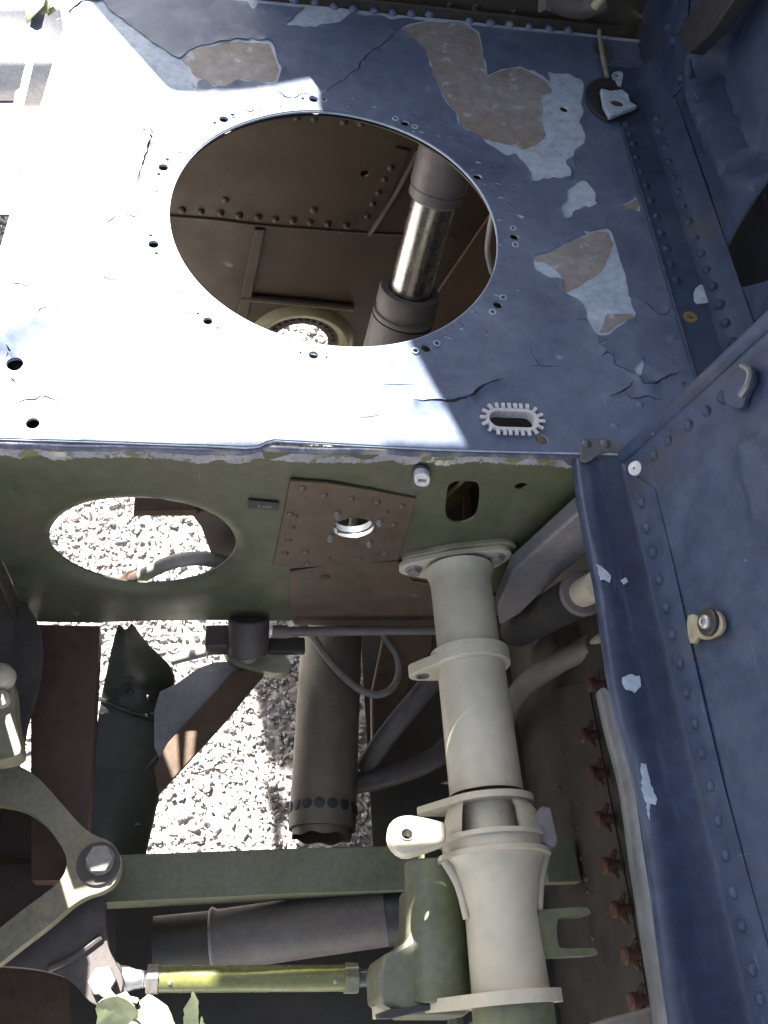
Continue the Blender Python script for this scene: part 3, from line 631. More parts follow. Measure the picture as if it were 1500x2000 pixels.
# ------------------------------------------------------------------ big charcoal duct
dt = thing('round_duct', 'charcoal round duct lying under the olive bar with a dark rubber end', 'duct', Z(-.5).hit(600, 1830))
p1 = Z(-.50).hit(300, 1850); p2 = Z(-.50).hit(415, 1838); p3 = Z(-.47).hit(752, 1789); p4 = Z(-.465).hit(815, 1780)
part('duct_body', MB().lathe([(0, .0345), (.004, .0355), (.008, .0330), ((p3-p2).length, .0330)], p2, p3-p2, 40), m_duct, dt)
part('rubber_end', MB().lathe([(0, .0330), (.001, .0335), ((p4-p3).length+.02, .0326), ((p4-p3).length+.021, .001)], p3, p4-p3, 40), m_black, dt)
part('far_sleeve', MB().cyl(p1, p2, .0326, seg=36), m_darker, dt)
part('rim', MB().lathe([(0, .0352), (.002, .0365), (.004, .0352)], p2, p3-p2, 40), m_bolt, dt)

# ------------------------------------------------------------------ tie rod
zr = -.3925; zz = Z(zr)
tr = thing('tie_rod', 'yellow green tie rod with hexagon lock nuts, its left end in sunlight', 'tie rod', zz.hit(480, 1920))
a = zz.hit(200, 1913); b = zz.hit(742, 1910); d = (b-a).normalized()
def onr(px): 
    q = zz.hit(px, 1913); return a+d*((q-a).dot(d))
part('rod', MB().cyl(onr(300), onr(680), .0128, seg=32), m_rod, tr)
part('lock_nut', MB().hexa(onr(287), onr(311), .0155), m_bolt, tr, .0008)
part('lock_nut', MB().hexa(onr(672), onr(699), .0165), m_bar, tr, .0008)
part('threaded_shank', MB().lathe([(0, .013), (.008, .0122), (.016, .0092), (.022, .0085)]+[(.022+.0012*k, .0085-.0007*(k % 2)) for k in range(1, 16)], onr(233), d, 20), m_steel, tr)
part('end_shank', MB().lathe([(0, .009), (.012, .0085), (.014, .012), (.024, .0125), (.024, .0)], onr(699), d, 18), m_silver, tr)
part('rod_eye', MB().cyl(onr(205)+Vector((0, 0, .012)), onr(205)+Vector((0, 0, -.012)), .019, seg=28), m_gusset, tr, .002)
for q in (onr(333), onr(652)):
    part('witness_rivet', MB().lathe([(0, .0025), (.0012, .002), (.0016, 1e-5)], q+Vector((0, -.004, .0118)), (0, -.3, 1), 10), m_steel, tr)

# ------------------------------------------------------------------ bell crank and gusset, lower left
zk = Z(-.325)
bc = thing('bell_crank', 'weathered grey Y shaped bell crank with a hexagon bolt through its hub', 'bell crank', zk.hit(190, 1690))
arm = [(-60, 1440), (0, 1482), (30, 1492), (66, 1510), (104, 1550), (150, 1604), (170, 1622), (190, 1634), (210, 1640), (228, 1655), (237, 1680), (234, 1706), (222, 1728), (200, 1742), (170, 1750), (140, 1768), (100, 1805), (50, 1842), (0, 1882), (-60, 1925), (-60, 1858), (0, 1812), (50, 1772), (98, 1738), (124, 1712), (131, 1690), (128, 1668), (112, 1640), (86, 1606), (44, 1578), (0, 1570), (-60, 1560)]
part('arm', MB().prism(zk, smooth(zk.px(arm), 2), .02), m_bracket, bc, .003)
hp = zk.hit(192, 1687)
part('hub_washer', MB().cyl(hp+Vector((0, 0, -.001)), hp+Vector((0, 0, .003)), .0215, .0205, 32), m_gusset, bc)
hb = zk.hit(196, 1681)
part('bolt_head', MB().cyl(hb+Vector((0, 0, .003)), hb+Vector((0, 0, .0045)), .0145, seg=24).hexa(hb+Vector((0, 0, .004)), hb+Vector((0, 0, .0125)), .0140), m_bolt, bc, .0008)
zg = Z(-.362)
gs = thing('gusset_casting', 'dark purple brown gusset casting under the bell crank with a second bolt', 'casting', zg.hit(150, 1850))
part('plate', MB().prism(zg, smooth(zg.px([(-40, 1862), (30, 1850), (90, 1805), (150, 1752), (205, 1742), (206, 1800), (210, 1850), (226, 1880), (242, 1912), (236, 1945), (205, 1966), (176, 1960), (150, 1925), (120, 1904), (60, 1890), (-40, 1884)]), 2), .02), m_gusset, gs, .003)
part('ridge', MB().pipe([zg.hit(198, 1830)+Vector((0, 0, .001)), zg.hit(140, 1872)+Vector((0, 0, .001)), zg.hit(95, 1892)+Vector((0, 0, .001))], .004, 8), m_gusset, gs)
h2 = zg.hit(201, 1917); part('bolt_head', MB().hexa(h2, h2+Vector((0, 0, .011)), .0135), m_bolt, gs, .0008)
zt = Z(-.47)
db = thing('dark_floor_panel', 'dark brown panel behind the open fork of the bell crank', 'panel', Z(-.50).hit(60, 1680))
part('panel', MB().prism(Z(-.50), Z(-.50).px([(-80, 1560), (160, 1590), (170, 1700), (225, 1770), (225, 1900), (-80, 1900)]), .003), m_brown, db, .001)
part('panel_lip', MB().prism(Z(-.495), Z(-.495).px([(-80, 1672), (125, 1672), (125, 1688), (-80, 1690)]), .004), m_dark, db, .001)
lp = thing('tan_floor_plate', 'rusty tan floor plate in the bottom left corner below the gusset', 'plate', zt.hit(60, 1950))
part('plate', MB().prism(zt, zt.px([(-60, 1878), (60, 1888), (134, 1912), (140, 2040), (-60, 2040)]), .004), m_tan, lp, .001)

# ------------------------------------------------------------------ left: brown longeron, frame side, sunlit knuckle
zl2 = Z(-.392)
lg = thing('brown_longeron', 'dark red brown longeron running towards the viewer from under the web, left of the scoop', 'beam', zl2.hit(120, 1400))
part('top_face', MB().prism(zl2, zl2.px([(72, 1219), (195, 1222), (172, 1625), (168, 1720), (60, 1720), (60, 1400)]), .03), m_long, lg, .001)
sf = thing('side_frame', 'dark grey olive curved frame at the left edge beside the brown longeron', 'frame', (-.262, -.1, -.2))
zs = Z(-.33)
part('frame_web', MB().prism(zs, smooth(zs.px([(-80, 1060), (0, 1110), (40, 1160), (84, 1230), (80, 1330), (48, 1420), (45, 1480), (20, 1510), (-80, 1530)]), 2), .012), m_gusset, sf, .002)
part('frame_blocker', MB().prism(X(-.262), [(-a, b) for a, b in [(-.5, -.55), (.05, -.55), (.14, -.38), (.17, -.23), (.31, -.19), (.31, .09), (.12, .09), (-.03, -.045), (-.033, -.14), (-.056, -.14), (-.06, -.05), (-.5, -.05)]], .003), m_darker, sf)  # sheet added at the left to block the sun, notched for lit spots
kn = thing('sunlit_knuckle', 'weathered pale knuckle fitting at the left edge, its top lit by the sun', 'fitting', Z(-.25).hit(15, 1380))
k0 = Z(-.25)
part('body', MB().prism(k0, smooth(k0.px([(-40, 1290), (10, 1300), (27, 1330), (30, 1400), (42, 1450), (40, 1480), (-40, 1490)]), 2), .03), m_bracket, kn, .005)
part('boss', MB().lathe([(0, .014), (.010, .013), (.015, .009), (.017, .001)], k0.hit(4, 1325), (0, 0, 1), 20), m_pale, kn)
part('boss', MB().lathe([(0, .009), (.008, .008), (.011, .001)], k0.hit(4, 1368), (0, 0, 1), 16), m_pale, kn)

# ------------------------------------------------------------------ scoop, plank, hinge, canister
zsB = -.50
sc_ = thing('curved_scoop', 'dark green curved sheet scoop hanging below the web, torn along its right edge', 'scoop', Z(zsB).hit(260, 1450))
rows = [((232, 1214), (258, 1210), -.40), ((222, 1240), (290, 1262), -.43), ((212, 1290), (346, 1302), -.455), ((200, 1340), (342, 1345), -.482), ((192, 1390), (338, 1400), -.495), ((186, 1440), (330, 1450), -.50), ((178, 1500), (322, 1520), -.505), ((170, 1570), (304, 1590), -.51), ((160, 1670), (284, 1690), -.515)]
V, F = [], []; nC = 9
for (l, r, z) in rows:
    for k in range(nC):
        s = k/(nC-1); q = Z(z-.022*math.sin(math.pi*s)*(1 if z > -.49 else .4)).hit(l[0]+(r[0]-l[0])*s, l[1]+(r[1]-l[1])*s+14*math.sin(math.pi*s)*(z > -.47)); V.append(q)
for i in range(len(rows)-1):
    for k in range(nC-1): F.append((i*nC+k, i*nC+k+1, (i+1)*nC+k+1, (i+1)*nC+k))
o = part('scoop_sheet', MB().add((V, F)), m_scoop, sc_); md = o.modifiers.new('thick', 'SOLIDIFY'); md.thickness = .002; md.offset = -1
ss = o.modifiers.new('sub', 'SUBSURF'); ss.levels = ss.render_levels = 2
q = Z(-.485).hit(323, 1372); part('fastener', MB().lathe([(0, .012), (.003, .011), (.0035, .006), (.006, .0055), (.0065, .001)], q, (0, -.3, 1), 20), m_act, sc_)
q = Z(-.485).hit(200, 1388); part('fastener', MB().lathe([(0, .0045), (.002, .004), (.0025, .001)], q, (0, -.2, 1), 12), m_white, sc_)
rivets(sc_, [Z(-.487).hit(*p) for p in [(222, 1337), (255, 1350), (289, 1362)]], (0, -.3, 1), .004, m_scoop)
part('seam_strip', MB().pipe([Z(-.488).hit(195, 1365), Z(-.497).hit(250, 1388), Z(-.492).hit(335, 1412)], .003, 8), m_scoop, sc_)
for pts in ([(326, 1416), (332, 1412), (338, 1402), (334, 1425), (326, 1428)], [(305, 1450), (312, 1436), (326, 1430), (333, 1442), (318, 1441)], [(282, 1504), (296, 1484), (310, 1470), (308, 1476), (295, 1492)], [(262, 1612), (268, 1606), (277, 1610), (268, 1611)]):
    part('torn_edge', MB().prism(Z(-.482), Z(-.482).px(pts), .0012), m_silver, sc_)

zp = Z(-.43)
pk = thing('tan_angle', 'tan weathered angle section slanting down from the hinge fitting over the gravel', 'angle section', zp.hit(420, 1420))
part('face', MB().prism(zp, zp.px([(455, 1310), (525, 1300), (512, 1322), (440, 1410), (310, 1552), (300, 1500), (328, 1450)]), .006), m_tan, pk, .001)
part('grey_leaf', MB().prism(Z(-.44), smooth(zp.px([(300, 1350), (345, 1330), (400, 1288), (480, 1284), (500, 1296), (440, 1365), (345, 1450), (300, 1490)]), 1), .003), m_sheetg, pk, .0006)

zh = -.40
hg = thing('hinge_fitting', 'dark hinge fitting with a splined pin hanging from the bottom edge of the web', 'hinge', (.027, -.02, -.40))
yh = Y(-.045)
c1 = Z(-.37).hit(486, 1206); c2 = Z(-.40).hit(486, 1272)
part('barrel', MB().lathe([(0, .001), (0, .0225), (.004, .025), ((c2-c1).length, .025), ((c2-c1).length+.003, .022), ((c2-c1).length+.003, .001)], c1, c2-c1, 36), m_gusset, hg)
part('lug', MB().box(Z(-.41).hit(425, 1250), .03, .03, .03), m_brown, hg, .003)
zq = Z(-.43)
part('toe', MB().prism(Z(-.42), smooth(zq.px([(430, 1270), (470, 1290), (540, 1265), (568, 1300), (566, 1316), (540, 1322), (490, 1310), (455, 1300)]), 2), .02), m_bracket, hg, .003)
q = Z(-.395).hit(484, 1276); part('pin', MB().lathe([(0, .0125), (.004, .0125), (.006, .010), (.010, .008), (.010, .001)], q, (0, -.7, 1), 18), m_bolt, hg)
part('pin_tip', MB().hexa(q+Vector((0, -.005, .008)), q+Vector((0, -.010, .014)), .0045), m_rust, hg)
part('arm', MB().box(Z(-.405).hit(560, 1262), .045, .02, .012), m_darker, hg, .002)
th = thing('push_rod', 'thin dark grey push rod running along the bottom edge of the web', 'rod', Z(-.375).hit(700, 1232))
part('rod', MB().cyl(Z(-.372).hit(535, 1234), Z(-.372).hit(850, 1231), .0058, seg=16), m_duct, th)
part('end_sleeve', MB().cyl(Z(-.372).hit(532, 1234), Z(-.372).hit(562, 1234), .008, seg=16), m_duct, th)

cn = thing('drilled_canister', 'smoke grey cylinder with a ring of holes round its near end', 'canister', Z(-.47).hit(635, 1450))
ca = Z(-.47).hit(652, 1150); cb = Z(-.47).hit(629, 1622); cd_ = (cb-ca).normalized(); CL = (cb-ca).length; CRd = .0405
part('shell', MB().lathe([(0, .001), (0, CRd), (CL, CRd), (CL, CRd-.003), (CL-.04, CRd-.003)], ca, cd_, 48), m_cyl, cn)
part('end_cap', MB().lathe([(CL-.03, .001), (CL-.03, CRd-.003)], ca, cd_, 32), m_rust, cn)
u = Vector((0, 0, 1)); u = (u-cd_*u.dot(cd_)).normalized(); v = cd_.cross(u)
hm = MB().lathe([(-.001, .0068), (.0008, .0060), (.0012, .004), (.0013, 1e-5)], (0, 0, 0), (0, 0, 1), 12).mesh('rivet_socket', m_black, 40)
for k in range(16):
    a_ = k*math.pi/8+.2; nn = u*math.cos(a_)+v*math.sin(a_); o = part('rivet_socket', hm, None, cn); o.location = ca+cd_*(CL-.024)+nn*(CRd+.0003); o.rotation_euler = nn.to_track_quat('Z', 'Y').to_euler()
V, F = [], []; nS = 96                                  # scalloped skirt under the rim
for k in range(nS):
    a_ = 2*math.pi*k/nS; nn = u*math.cos(a_)+v*math.sin(a_); dpt = .009+.0015*math.cos(a_*7)
    V += [ca+cd_*(CL-.004)+nn*(CRd-.004), ca+cd_*(CL+dpt)+nn*(CRd-.0045), ca+cd_*(CL+dpt)+nn*(CRd-.007), ca+cd_*(CL-.004)+nn*(CRd-.007)]
for k in range(nS):
    m_ = (k+1) % nS
    for q in range(3): F.append((k*4+q, m_*4+q, m_*4+q+1, k*4+q+1))
part('scalloped_skirt', MB().add((V, F)), m_cyl, cn)

cw = thing('wire_loop', 'thin brown grey wire looping in front of the drilled canister', 'cable', Z(-.42).hit(700, 1330))
zw = Z(-.42)
part('wire', MB().pipe([zw.hit(*p) for p in [(575, 1210), (605, 1235), (632, 1275), (665, 1315), (700, 1345), (735, 1357), (765, 1345), (779, 1315), (775, 1280), (755, 1250), (740, 1225)]], .0048, 10), m_duct, cw)
hs = thing('grey_hose', 'grey flexible hose with a dark red ferrule seen through the lightening hole', 'hose', Y(.035).hit(350, 1100))
yo = Y(.035)
part('hose', MB().pipe([yo.hit(*p) for p in [(268, 1131), (300, 1113), (335, 1098), (375, 1091), (415, 1094), (455, 1108), (490, 1130)]], .0085, 14), m_grey, hs)
part('ferrule', MB().cyl(yo.hit(225, 1160), yo.hit(262, 1132), .0125, seg=18), m_rust, hs)
part('ferrule_neck', MB().cyl(yo.hit(260, 1134), yo.hit(278, 1125), .0095, seg=18), m_brown, hs)
hs2 = thing('lavender_tube', 'short lavender grey tube end over the gravel, behind the hose', 'tube', Y(.2).hit(360, 1140))
part('tube', MB().cyl(Y(.2).hit(330, 1160), Y(.2).hit(375, 1132), .006, seg=14), m_brace, hs2)
pt = thing('grey_pushrod', 'grey tube reaching from the scoop to the hinge fitting over the gravel', 'tube', Z(-.46).hit(370, 1285))
part('tube', MB().cyl(Z(-.46).hit(335, 1290), Z(-.44).hit(420, 1268), .0065, seg=14), m_grey, pt)
bh = thing('brown_beam_behind', 'dark brown beam and tan ledge seen through the right of the lightening hole', 'beam', Y(.05).hit(430, 1040))
yb = Y(.05)
part('beam', MB().prism(yb, yb.px([(372, 1003), (480, 985), (490, 1110), (412, 1083), (392, 1030)]), .03), m_brown, bh, .002)
part('ledge', MB().prism(yb, yb.px([(262, 991), (385, 990), (388, 1003), (268, 1003), (260, 1008)]), .02, lift=.004), m_tan, bh, .002)

# ------------------------------------------------------------------ right of the bay: floor pan, side wall, braces, lines
pan = thing('belly_pan', 'grimy dark belly pan closing the bottom of the bay on the right', 'panel', (.28, -.1, -.60))
zp_ = Z(-.60)
px0 = zp_.p(706, 1240)[0]
pan_out = [(px0, .45), (.44, .45), (.44, -.55), (-.30, -.55), (-.30, -.285), (px0-.002, -.275)]
part('pan_sheet', MB().add(sheet(zp_, dense(pan_out, .04), [], .003, .03, lambda V: .002*np.sin(V[:, 0]*30)*np.sin(V[:, 1]*20), True)), m_darker, pan)
tanpost = thing('tan_post', 'tan brown post standing behind the wire loop, right of the canister', 'post', Z(-.5).hit(755, 1300))
part('post', MB().prism(Z(-.5), Z(-.5).px([(752, 1225), (850, 1225), (845, 1270), (800, 1340), (745, 1470), (728, 1490), (726, 1350)]), .02), m_tan, tanpost, .003)
br = thing('slanting_strut', 'grey brown strut slanting up to the right behind the pale tube', 'strut', Z(-.46).hit(780, 1400))
part('strut', MB().pipe([Z(-.5).hit(712, 1500), Z(-.46).hit(765, 1425), Z(-.42).hit(860, 1310)], .0135, 14), m_gusset, br)
part('foot', MB().pipe([Z(-.5).hit(690, 1530), Z(-.5).hit(760, 1515), Z(-.5).hit(850, 1480), Z(-.5).hit(900, 1430)], .014, 14), m_gusset, br)
dg = thing('diagonal_brace', 'lavender grey diagonal brace at the right end of the olive web', 'brace', Y(-.03).hit(1060, 1110))
yd = Y(-.035)
part('face', MB().prism(yd, yd.px([(1128, 1003), (1165, 1000), (1170, 1062), (1090, 1128), (1015, 1200), (976, 1222), (972, 1186), (1002, 1116)]), .02), m_brace, dg, .003)
bw_ = thing('bay_side_wall', 'grimy dark inner wall of the bay below the blue sill, with small rivets', 'wall', (.425, -.2, -.2))
xw = X(.425)
part('wall_sheet', MB().prism(xw, [(-.07, -.64), (.55, -.64), (.55, -.03), (-.07, -.03)], .003), m_grubby, bw_)
part('lap_strip', MB().prism(xw, xw.px([(1078, 1345), (1150, 1330), (1270, 1960), (1270, 2030), (1195, 2030), (1125, 1640)]), .0015, [], .0018), m_grubby, bw_, .0005)
rivets(bw_, [xw.f(*xw.p(*p), .0018) for p in [(1095, 1540), (1128, 1565), (1131, 1615), (1107, 1420), (1137, 1675), (1147, 1715), (1150, 1740), (1160, 1830), (1110, 1470)]], (-1, 0, 0), .004, m_grubby)
# rusty clips, one thing each
cpx = [(1165, 1338), (1152, 1436), (1168, 1510), (1182, 1600), (1197, 1690), (1215, 1776), (1238, 1866), (1250, 1955)]
lbl = ['dark rusty clip highest on the bay wall, just below the blue sill corner', 'rust brown clip second from the top of the row on the bay wall', 'rusty clip third from the top of the row, beside the pale ring flange', 'rusty clip fourth from the top, right of the clamp band', 'rusty clip fifth from the top, right of the funnel ribs', 'rusty clip sixth from the top, just above the fork', 'rusty clip seventh from the top, just below the fork', 'rusty clip lowest in the row, half hidden by the blue cross piece']
for p, l in zip(cpx, lbl):
    q = X(.414).hit(*p); c = thing('rusty_clip', l, 'clip', q, 'rusty clips in a row down the bay wall')
    part('stud', MB().cyl(q+Vector((.008, 0, 0)), q+Vector((-.008, 0, .001)), .0056, .0056, 12).lathe([(0, .0084), (.005, .009), (.007, .0065), (.0071, .0001)], q+Vector((-.005, 0, .001)), (-1, 0, .05), 12), m_rust, c)
    part('clip_plate', MB().pipe([q+Vector((.002, .014, .009)), q+Vector((0, .005, .001)), q+Vector((0, -.006, 0)), q+Vector((.002, -.014, .004))], lambda u: .0052-.003*abs(2*u-1), 8), m_rust, c)
# dark lines with white ends
for nm, lab, p, q, r, e in (('dark_tube', 'thick black tube with a white end tucked under the blue sill', (1010, 1230), (1135, 1160), .023, (1172, 1140)), ('dark_hose', 'thinner dark grey hose with a white end bending down the bay wall', (1090, 1295), (1160, 1258), .014, (1195, 1240))):
    c = thing(nm, lab, 'tube', Y(-.08).hit(*q))
    a = Y(.0).hit(*p); b = Y(-.07).hit(*q); e_ = Y(-.085).hit(*e)
    if nm == 'dark_hose': part('line', MB().pipe([Y(-.08).hit(985, 1420), Y(-.07).hit(1015, 1350), Y(-.07).hit(1080, 1300), b], r, 16), m_duct, c)
    else: part('line', MB().cyl(a, b, r, seg=28), m_black, c)
    part('collar', MB().lathe([(0, r*1.02), (.003, r*1.08), (.006, r*.95), (.006, r*.6)], b, e_-b, 24), m_duct, c)
    part('white_end', MB().cyl(b, e_, r*.66, seg=24), m_pale, c)
hb2 = thing('lower_bracket', 'lavender grey bracket between the black tube and the dark hose', 'bracket', Y(0).hit(1060, 1250))
part('bracket', MB().prism(Y(-.0), Y(0).px([(1000, 1215), (1040, 1195), (1110, 1240), (1100, 1262), (1070, 1285), (1020, 1262)]), .008), m_brace, hb2, .002)

# ------------------------------------------------------------------ blue sill and near side wall
sill = thing('side_sill', 'dark gloss navy sill and blue riveted side wall filling the lower right', 'side wall', (.36, -.2, 0))
z5 = Z(-.001)
edge = [(1122, 893), (1126, 930), (1137, 1000), (1150, 1068), (1166, 1130), (1178, 1230), (1192, 1330), (1212, 1420), (1242, 1505), (1258, 1600), (1272, 1700), (1292, 1850), (1312, 1985), (1330, 2100)]
bend = [(1222, 893), (1238, 960), (1252, 1060), (1270, 1130), (1295, 1230), (1318, 1330), (1338, 1420), (1356, 1505), (1375, 1600), (1393, 1700), (1422, 1850), (1448, 1985), (1470, 2100)]
bx = lambda y: .3675
V, F = [], []; prof_n = 0
for (ex, ey) in edge:
    q = z5.hit(ex, ey); row = []
    B_ = bx(q.y)
    row += [(q.x+.004, q.y, -.020), (q.x+.0005, q.y, -.012), (q.x, q.y, -.007), (q.x+.002, q.y, -.002), (q.x+.006, q.y, -.0002), (q.x+.014, q.y, 0.0), ((q.x+B_)/2, q.y, -.0012), (B_-.006, q.y, 0), (B_-.0005, q.y, .0015), (B_+.0012, q.y, .006)]
    V += row; prof_n = len(row)
for i in range(len(edge)-1):
    for k in range(prof_n-1): F.append((i*prof_n+k, i*prof_n+k+1, (i+1)*prof_n+k+1, (i+1)*prof_n+k))
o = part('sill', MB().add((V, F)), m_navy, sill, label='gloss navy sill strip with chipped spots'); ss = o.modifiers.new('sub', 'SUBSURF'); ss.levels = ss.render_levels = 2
# wall plane leaning outwards
W0 = Vector((.3675, 0, .002)); Wv = Vector((.235, 0, 1)).normalized()
nw = PL(W0, (0, -1, 0), Wv)
top = .36
wall_out = dense([(-.004, -.02), (.62, -.02), (.62, top), (-.004, top)], .03)
bul = [nw.p(*a) for a in [(1448, 860), (1470, 850), (1520, 870), (1560, 960), (1540, 1060), (1490, 1050), (1470, 980), (1452, 930)]]; bul = smooth(bul, 2)
bm_ = np.array(bul).mean(0); 
def nw_dz(V):
    d = np.full(len(V), 9.); b = np.array(bul)
    for i in range(len(b)):
        a_, c_ = b[i], b[(i+1) % len(b)]; ab = c_-a_; tt = np.clip(((V-a_)@ab)/(ab@ab+1e-12), 0, 1); d = np.minimum(d, np.linalg.norm(V-a_-tt[:, None]*ab, axis=1))
    s = np.where(inside(V, bul), d, -d)
    return .012*np.clip(.5+s/.012, 0, 1)**1.3+.0012*np.sin(V[:, 0]*19)*np.sin(V[:, 1]*27)
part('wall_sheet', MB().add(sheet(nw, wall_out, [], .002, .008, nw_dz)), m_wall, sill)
lapo = [nw.p(*a) for a in [(1282, 955), (1296, 1010), (1320, 1110), (1346, 1230), (1385, 1400), (1420, 1545), (1462, 1700), (1500, 1835), (1540, 1990)]]
lap = lapo+[(.62, lapo[-1][1]), (.62, .0015), (.02, .0015)]
part('lap_strip', MB().prism(nw, lap, .0012, [], .0022), m_wall, sill, .0004)
rivets(sill, [nw.f(*nw.p(*p), .0022) for p in [(1258, 983), (1268, 1032), (1281, 1080), (1293, 1133), (1307, 1188), (1319, 1240), (1334, 1297), (1347, 1354), (1363, 1414), (1377, 1472), (1393, 1535), (1408, 1602), (1423, 1670), (1438, 1742), (1455, 1808), (1475, 1893), (1490, 1950)]], -nw.n*-1, .0050, m_wall, .8)
# raised edge bead along the far upright edge and its rivets
V, F = [], []
for k in range(24):
    h = k/23*top
    for i in range(9):
        a_ = math.pi*i/8; V.append(nw.f(.004-.0075*math.cos(a_), h, .0045*math.sin(a_)))
for k in range(23):
    for i in range(8): F.append((k*9+i, k*9+i+1, (k+1)*9+i+1, (k+1)*9+i))
part('edge_bead', MB().add((V, F)), m_wall, sill)
rivets(sill, [nw.f(*nw.p(*p), .0004) for p in [(1279, 890), (1307, 861), (1347, 831), (1381, 803), (1412, 776), (1455, 735)]], nw.n, .0055, m_wall, .8)
# corner fitting
zcF = Z(.002)
cf = thing('corner_fitting', 'bare grey corner fitting where the shelf, web and navy sill meet', 'fitting', zcF.hit(1180, 880))
part('plate', MB().prism(zcF, smooth(zcF.px([(1128, 857), (1190, 854), (1222, 868), (1246, 893), (1240, 915), (1222, 890), (1195, 880), (1168, 888), (1148, 905), (1132, 900), (1136, 880)]), 1), .002), m_silver, cf, .0004)
rivets(cf, [zcF.f(*zcF.p(*p), 0) for p in [(1145, 866), (1182, 866)]], (0, 0, 1), .0055, m_silver, .5)
q = nw.hit(1243, 910); part('sealant_blob', MB().lathe([(0, .0075), (.003, .0065), (.0045, .001)], q+Vector((-.001, -.003, 0)), (-.8, -.3, .6), 12), m_white, cf)
# bent tab on the wall edge
tb = thing('torn_tab', 'bent pale metal tab on the top edge of the blue side wall', 'bracket', nw.hit(1440, 755))
tw = PL(nw.f(0, 0, .006), nw.u, nw.v)
part('tab', MB().prism(tw, smooth(tw.px([(1410, 760), (1425, 730), (1448, 714), (1470, 716), (1474, 745), (1456, 772), (1450, 800), (1420, 795), (1412, 780)]), 1), .005), m_wall, tb, .001)
part('rolled_lip', MB().pipe([tw.hit(1455, 716)+nw.n*.003, tw.hit(1472, 728)+nw.n*.004, tw.hit(1468, 752)+nw.n*.004, tw.hit(1452, 774)+nw.n*.003], .0028, 8), m_silver, tb)
st = thing('small_strip_tab', 'small pale upright strip standing on the shelf beside the side wall edge', 'tab', Z(0).hit(1352, 785))
part('strip', MB().prism(Y(-.004), Y(-.004).px([(1345, 765), (1356, 762), (1364, 785), (1352, 798)]), .002), m_pale, st, .0005)
# clip with a round rubber washer and screw
wc_ = thing('washer_clip', 'grey metal clip held by a black washer and bright screw on the blue wall', 'clip', nw.hit(1395, 1225))
part('plate', MB().prism(nw, smooth(nw.px([(1353, 1204), (1370, 1200), (1374, 1208), (1388, 1194), (1410, 1192), (1426, 1210), (1424, 1236), (1400, 1250), (1380, 1250), (1376, 1244), (1372, 1258), (1358, 1258)]), 1), .004, [], .007), m_bracket, wc_, .0008)
q = nw.f(*nw.p(1400, 1217), .007)
part('washer', MB().lathe([(0, .011), (.003, .0108), (.0042, .0095), (.0042, .001)], q, nw.n, 28), m_black, wc_)
part('screw', MB().lathe([(0, .0058), (.002, .0055), (.0034, .004), (.003, .0022), (.0014, .002), (.0014, .0001)], q+nw.n*.004, nw.n, 20), m_steel, wc_)
# bare chips on sill
for pts, pl in (([(1167, 1102), (1180, 1112), (1194, 1124), (1190, 1136), (1172, 1132)], Z(.0006)), ([(1214, 1322), (1228, 1316), (1250, 1320), (1252, 1340), (1240, 1354), (1222, 1346)], Z(.0003)), ([(1213, 1132), (1222, 1128), (1226, 1136), (1219, 1142)], Z(.0002)), ([(1252, 1490), (1262, 1492), (1270, 1530), (1284, 1560), (1280, 1572), (1270, 1570), (1268, 1602), (1262, 1570), (1254, 1540)], Z(.0008))):
    part('bare_chip', MB().prism(pl, pl.px(dense(pts, 6, True, 1)), .0006), m_bare, sill)
# grey inner flange under the sill
V, F = [], []
for i, (ex, ey) in enumerate(edge):
    q = z5.hit(ex, ey); bul_ = .004*math.exp(-((ey-1640)/160)**2)
    V += [(q.x+.002-bul_*.6, q.y, -.010), (q.x-.003-bul_, q.y, -.018), (q.x-.001-bul_, q.y, -.035), (q.x+.006, q.y, -.050), (q.x+.018, q.y, -.056)]
for i in range(len(edge)-1):
    for k in range(4): F.append((i*5+k, i*5+k+1, (i+1)*5+k+1, (i+1)*5+k))
o = part('under_flange', MB().add((V[5*6:], [tuple(a-30 for a in f) for f in F if min(f) >= 30])), m_silver, sill); ss = o.modifiers.new('sub', 'SUBSURF'); ss.levels = ss.render_levels = 2
cp = thing('blue_cross_piece', 'dark blue cross piece at the bottom edge under the sill', 'bar', Z(-.03).hit(1240, 1990))
part('bar', MB().prism(Z(-.06), smooth(Z(-.06).px([(1160, 2000), (1195, 1988), (1250, 1974), (1300, 1960), (1345, 1962), (1345, 2060), (1160, 2060)]), 1), .02), m_duct, cp, .003)

# ------------------------------------------------------------------ far right: corner angle, wall, gusset plate, pressed panel
ca_ = thing('corner_angle', 'blue riveted corner angle joining the shelf to the far side wall', 'angle section', (.5, .3, 0))
part('foot', MB().prism(Z(.003), [(.4665, .02), (.525, .02), (.525, .60), (.4665, .60)], .0026), m_wall, ca_, .001)
V, F = [], []
ys = np.linspace(.02, .60, 30)
for y_ in ys:
    for (x_, z_) in ((.505, .0032), (.513, .0045), (.519, .009), (.523, .016), (.526, .026), (.528, .034)): V.append((x_, y_, z_))
for i in range(len(ys)-1):
    for k in range(5): F.append((i*6+k, i*6+k+1, (i+1)*6+k+1, (i+1)*6+k))
part('upright_leg', MB().add((V, F)), m_wall, ca_)
part('joint_bead', MB().pipe([(.4667, .03, .0034), (.4668, .3, .0036), (.4667, .48, .0034)], .0016, 8), m_wall, ca_)
zr_ = Z(.003)
rivets(ca_, [zr_.hit(*p) for p in [(1222, 243), (1229, 262), (1236, 280), (1242, 307), (1251, 335), (1261, 363), (1271, 392), (1282, 422), (1291, 455), (1302, 486), (1310, 515), (1321, 547)]], (0, 0, 1), .0048, m_wall, .6)
lg_ = PL((.521, 0, .0125), (0, -1, 0), (.55, 0, .8))
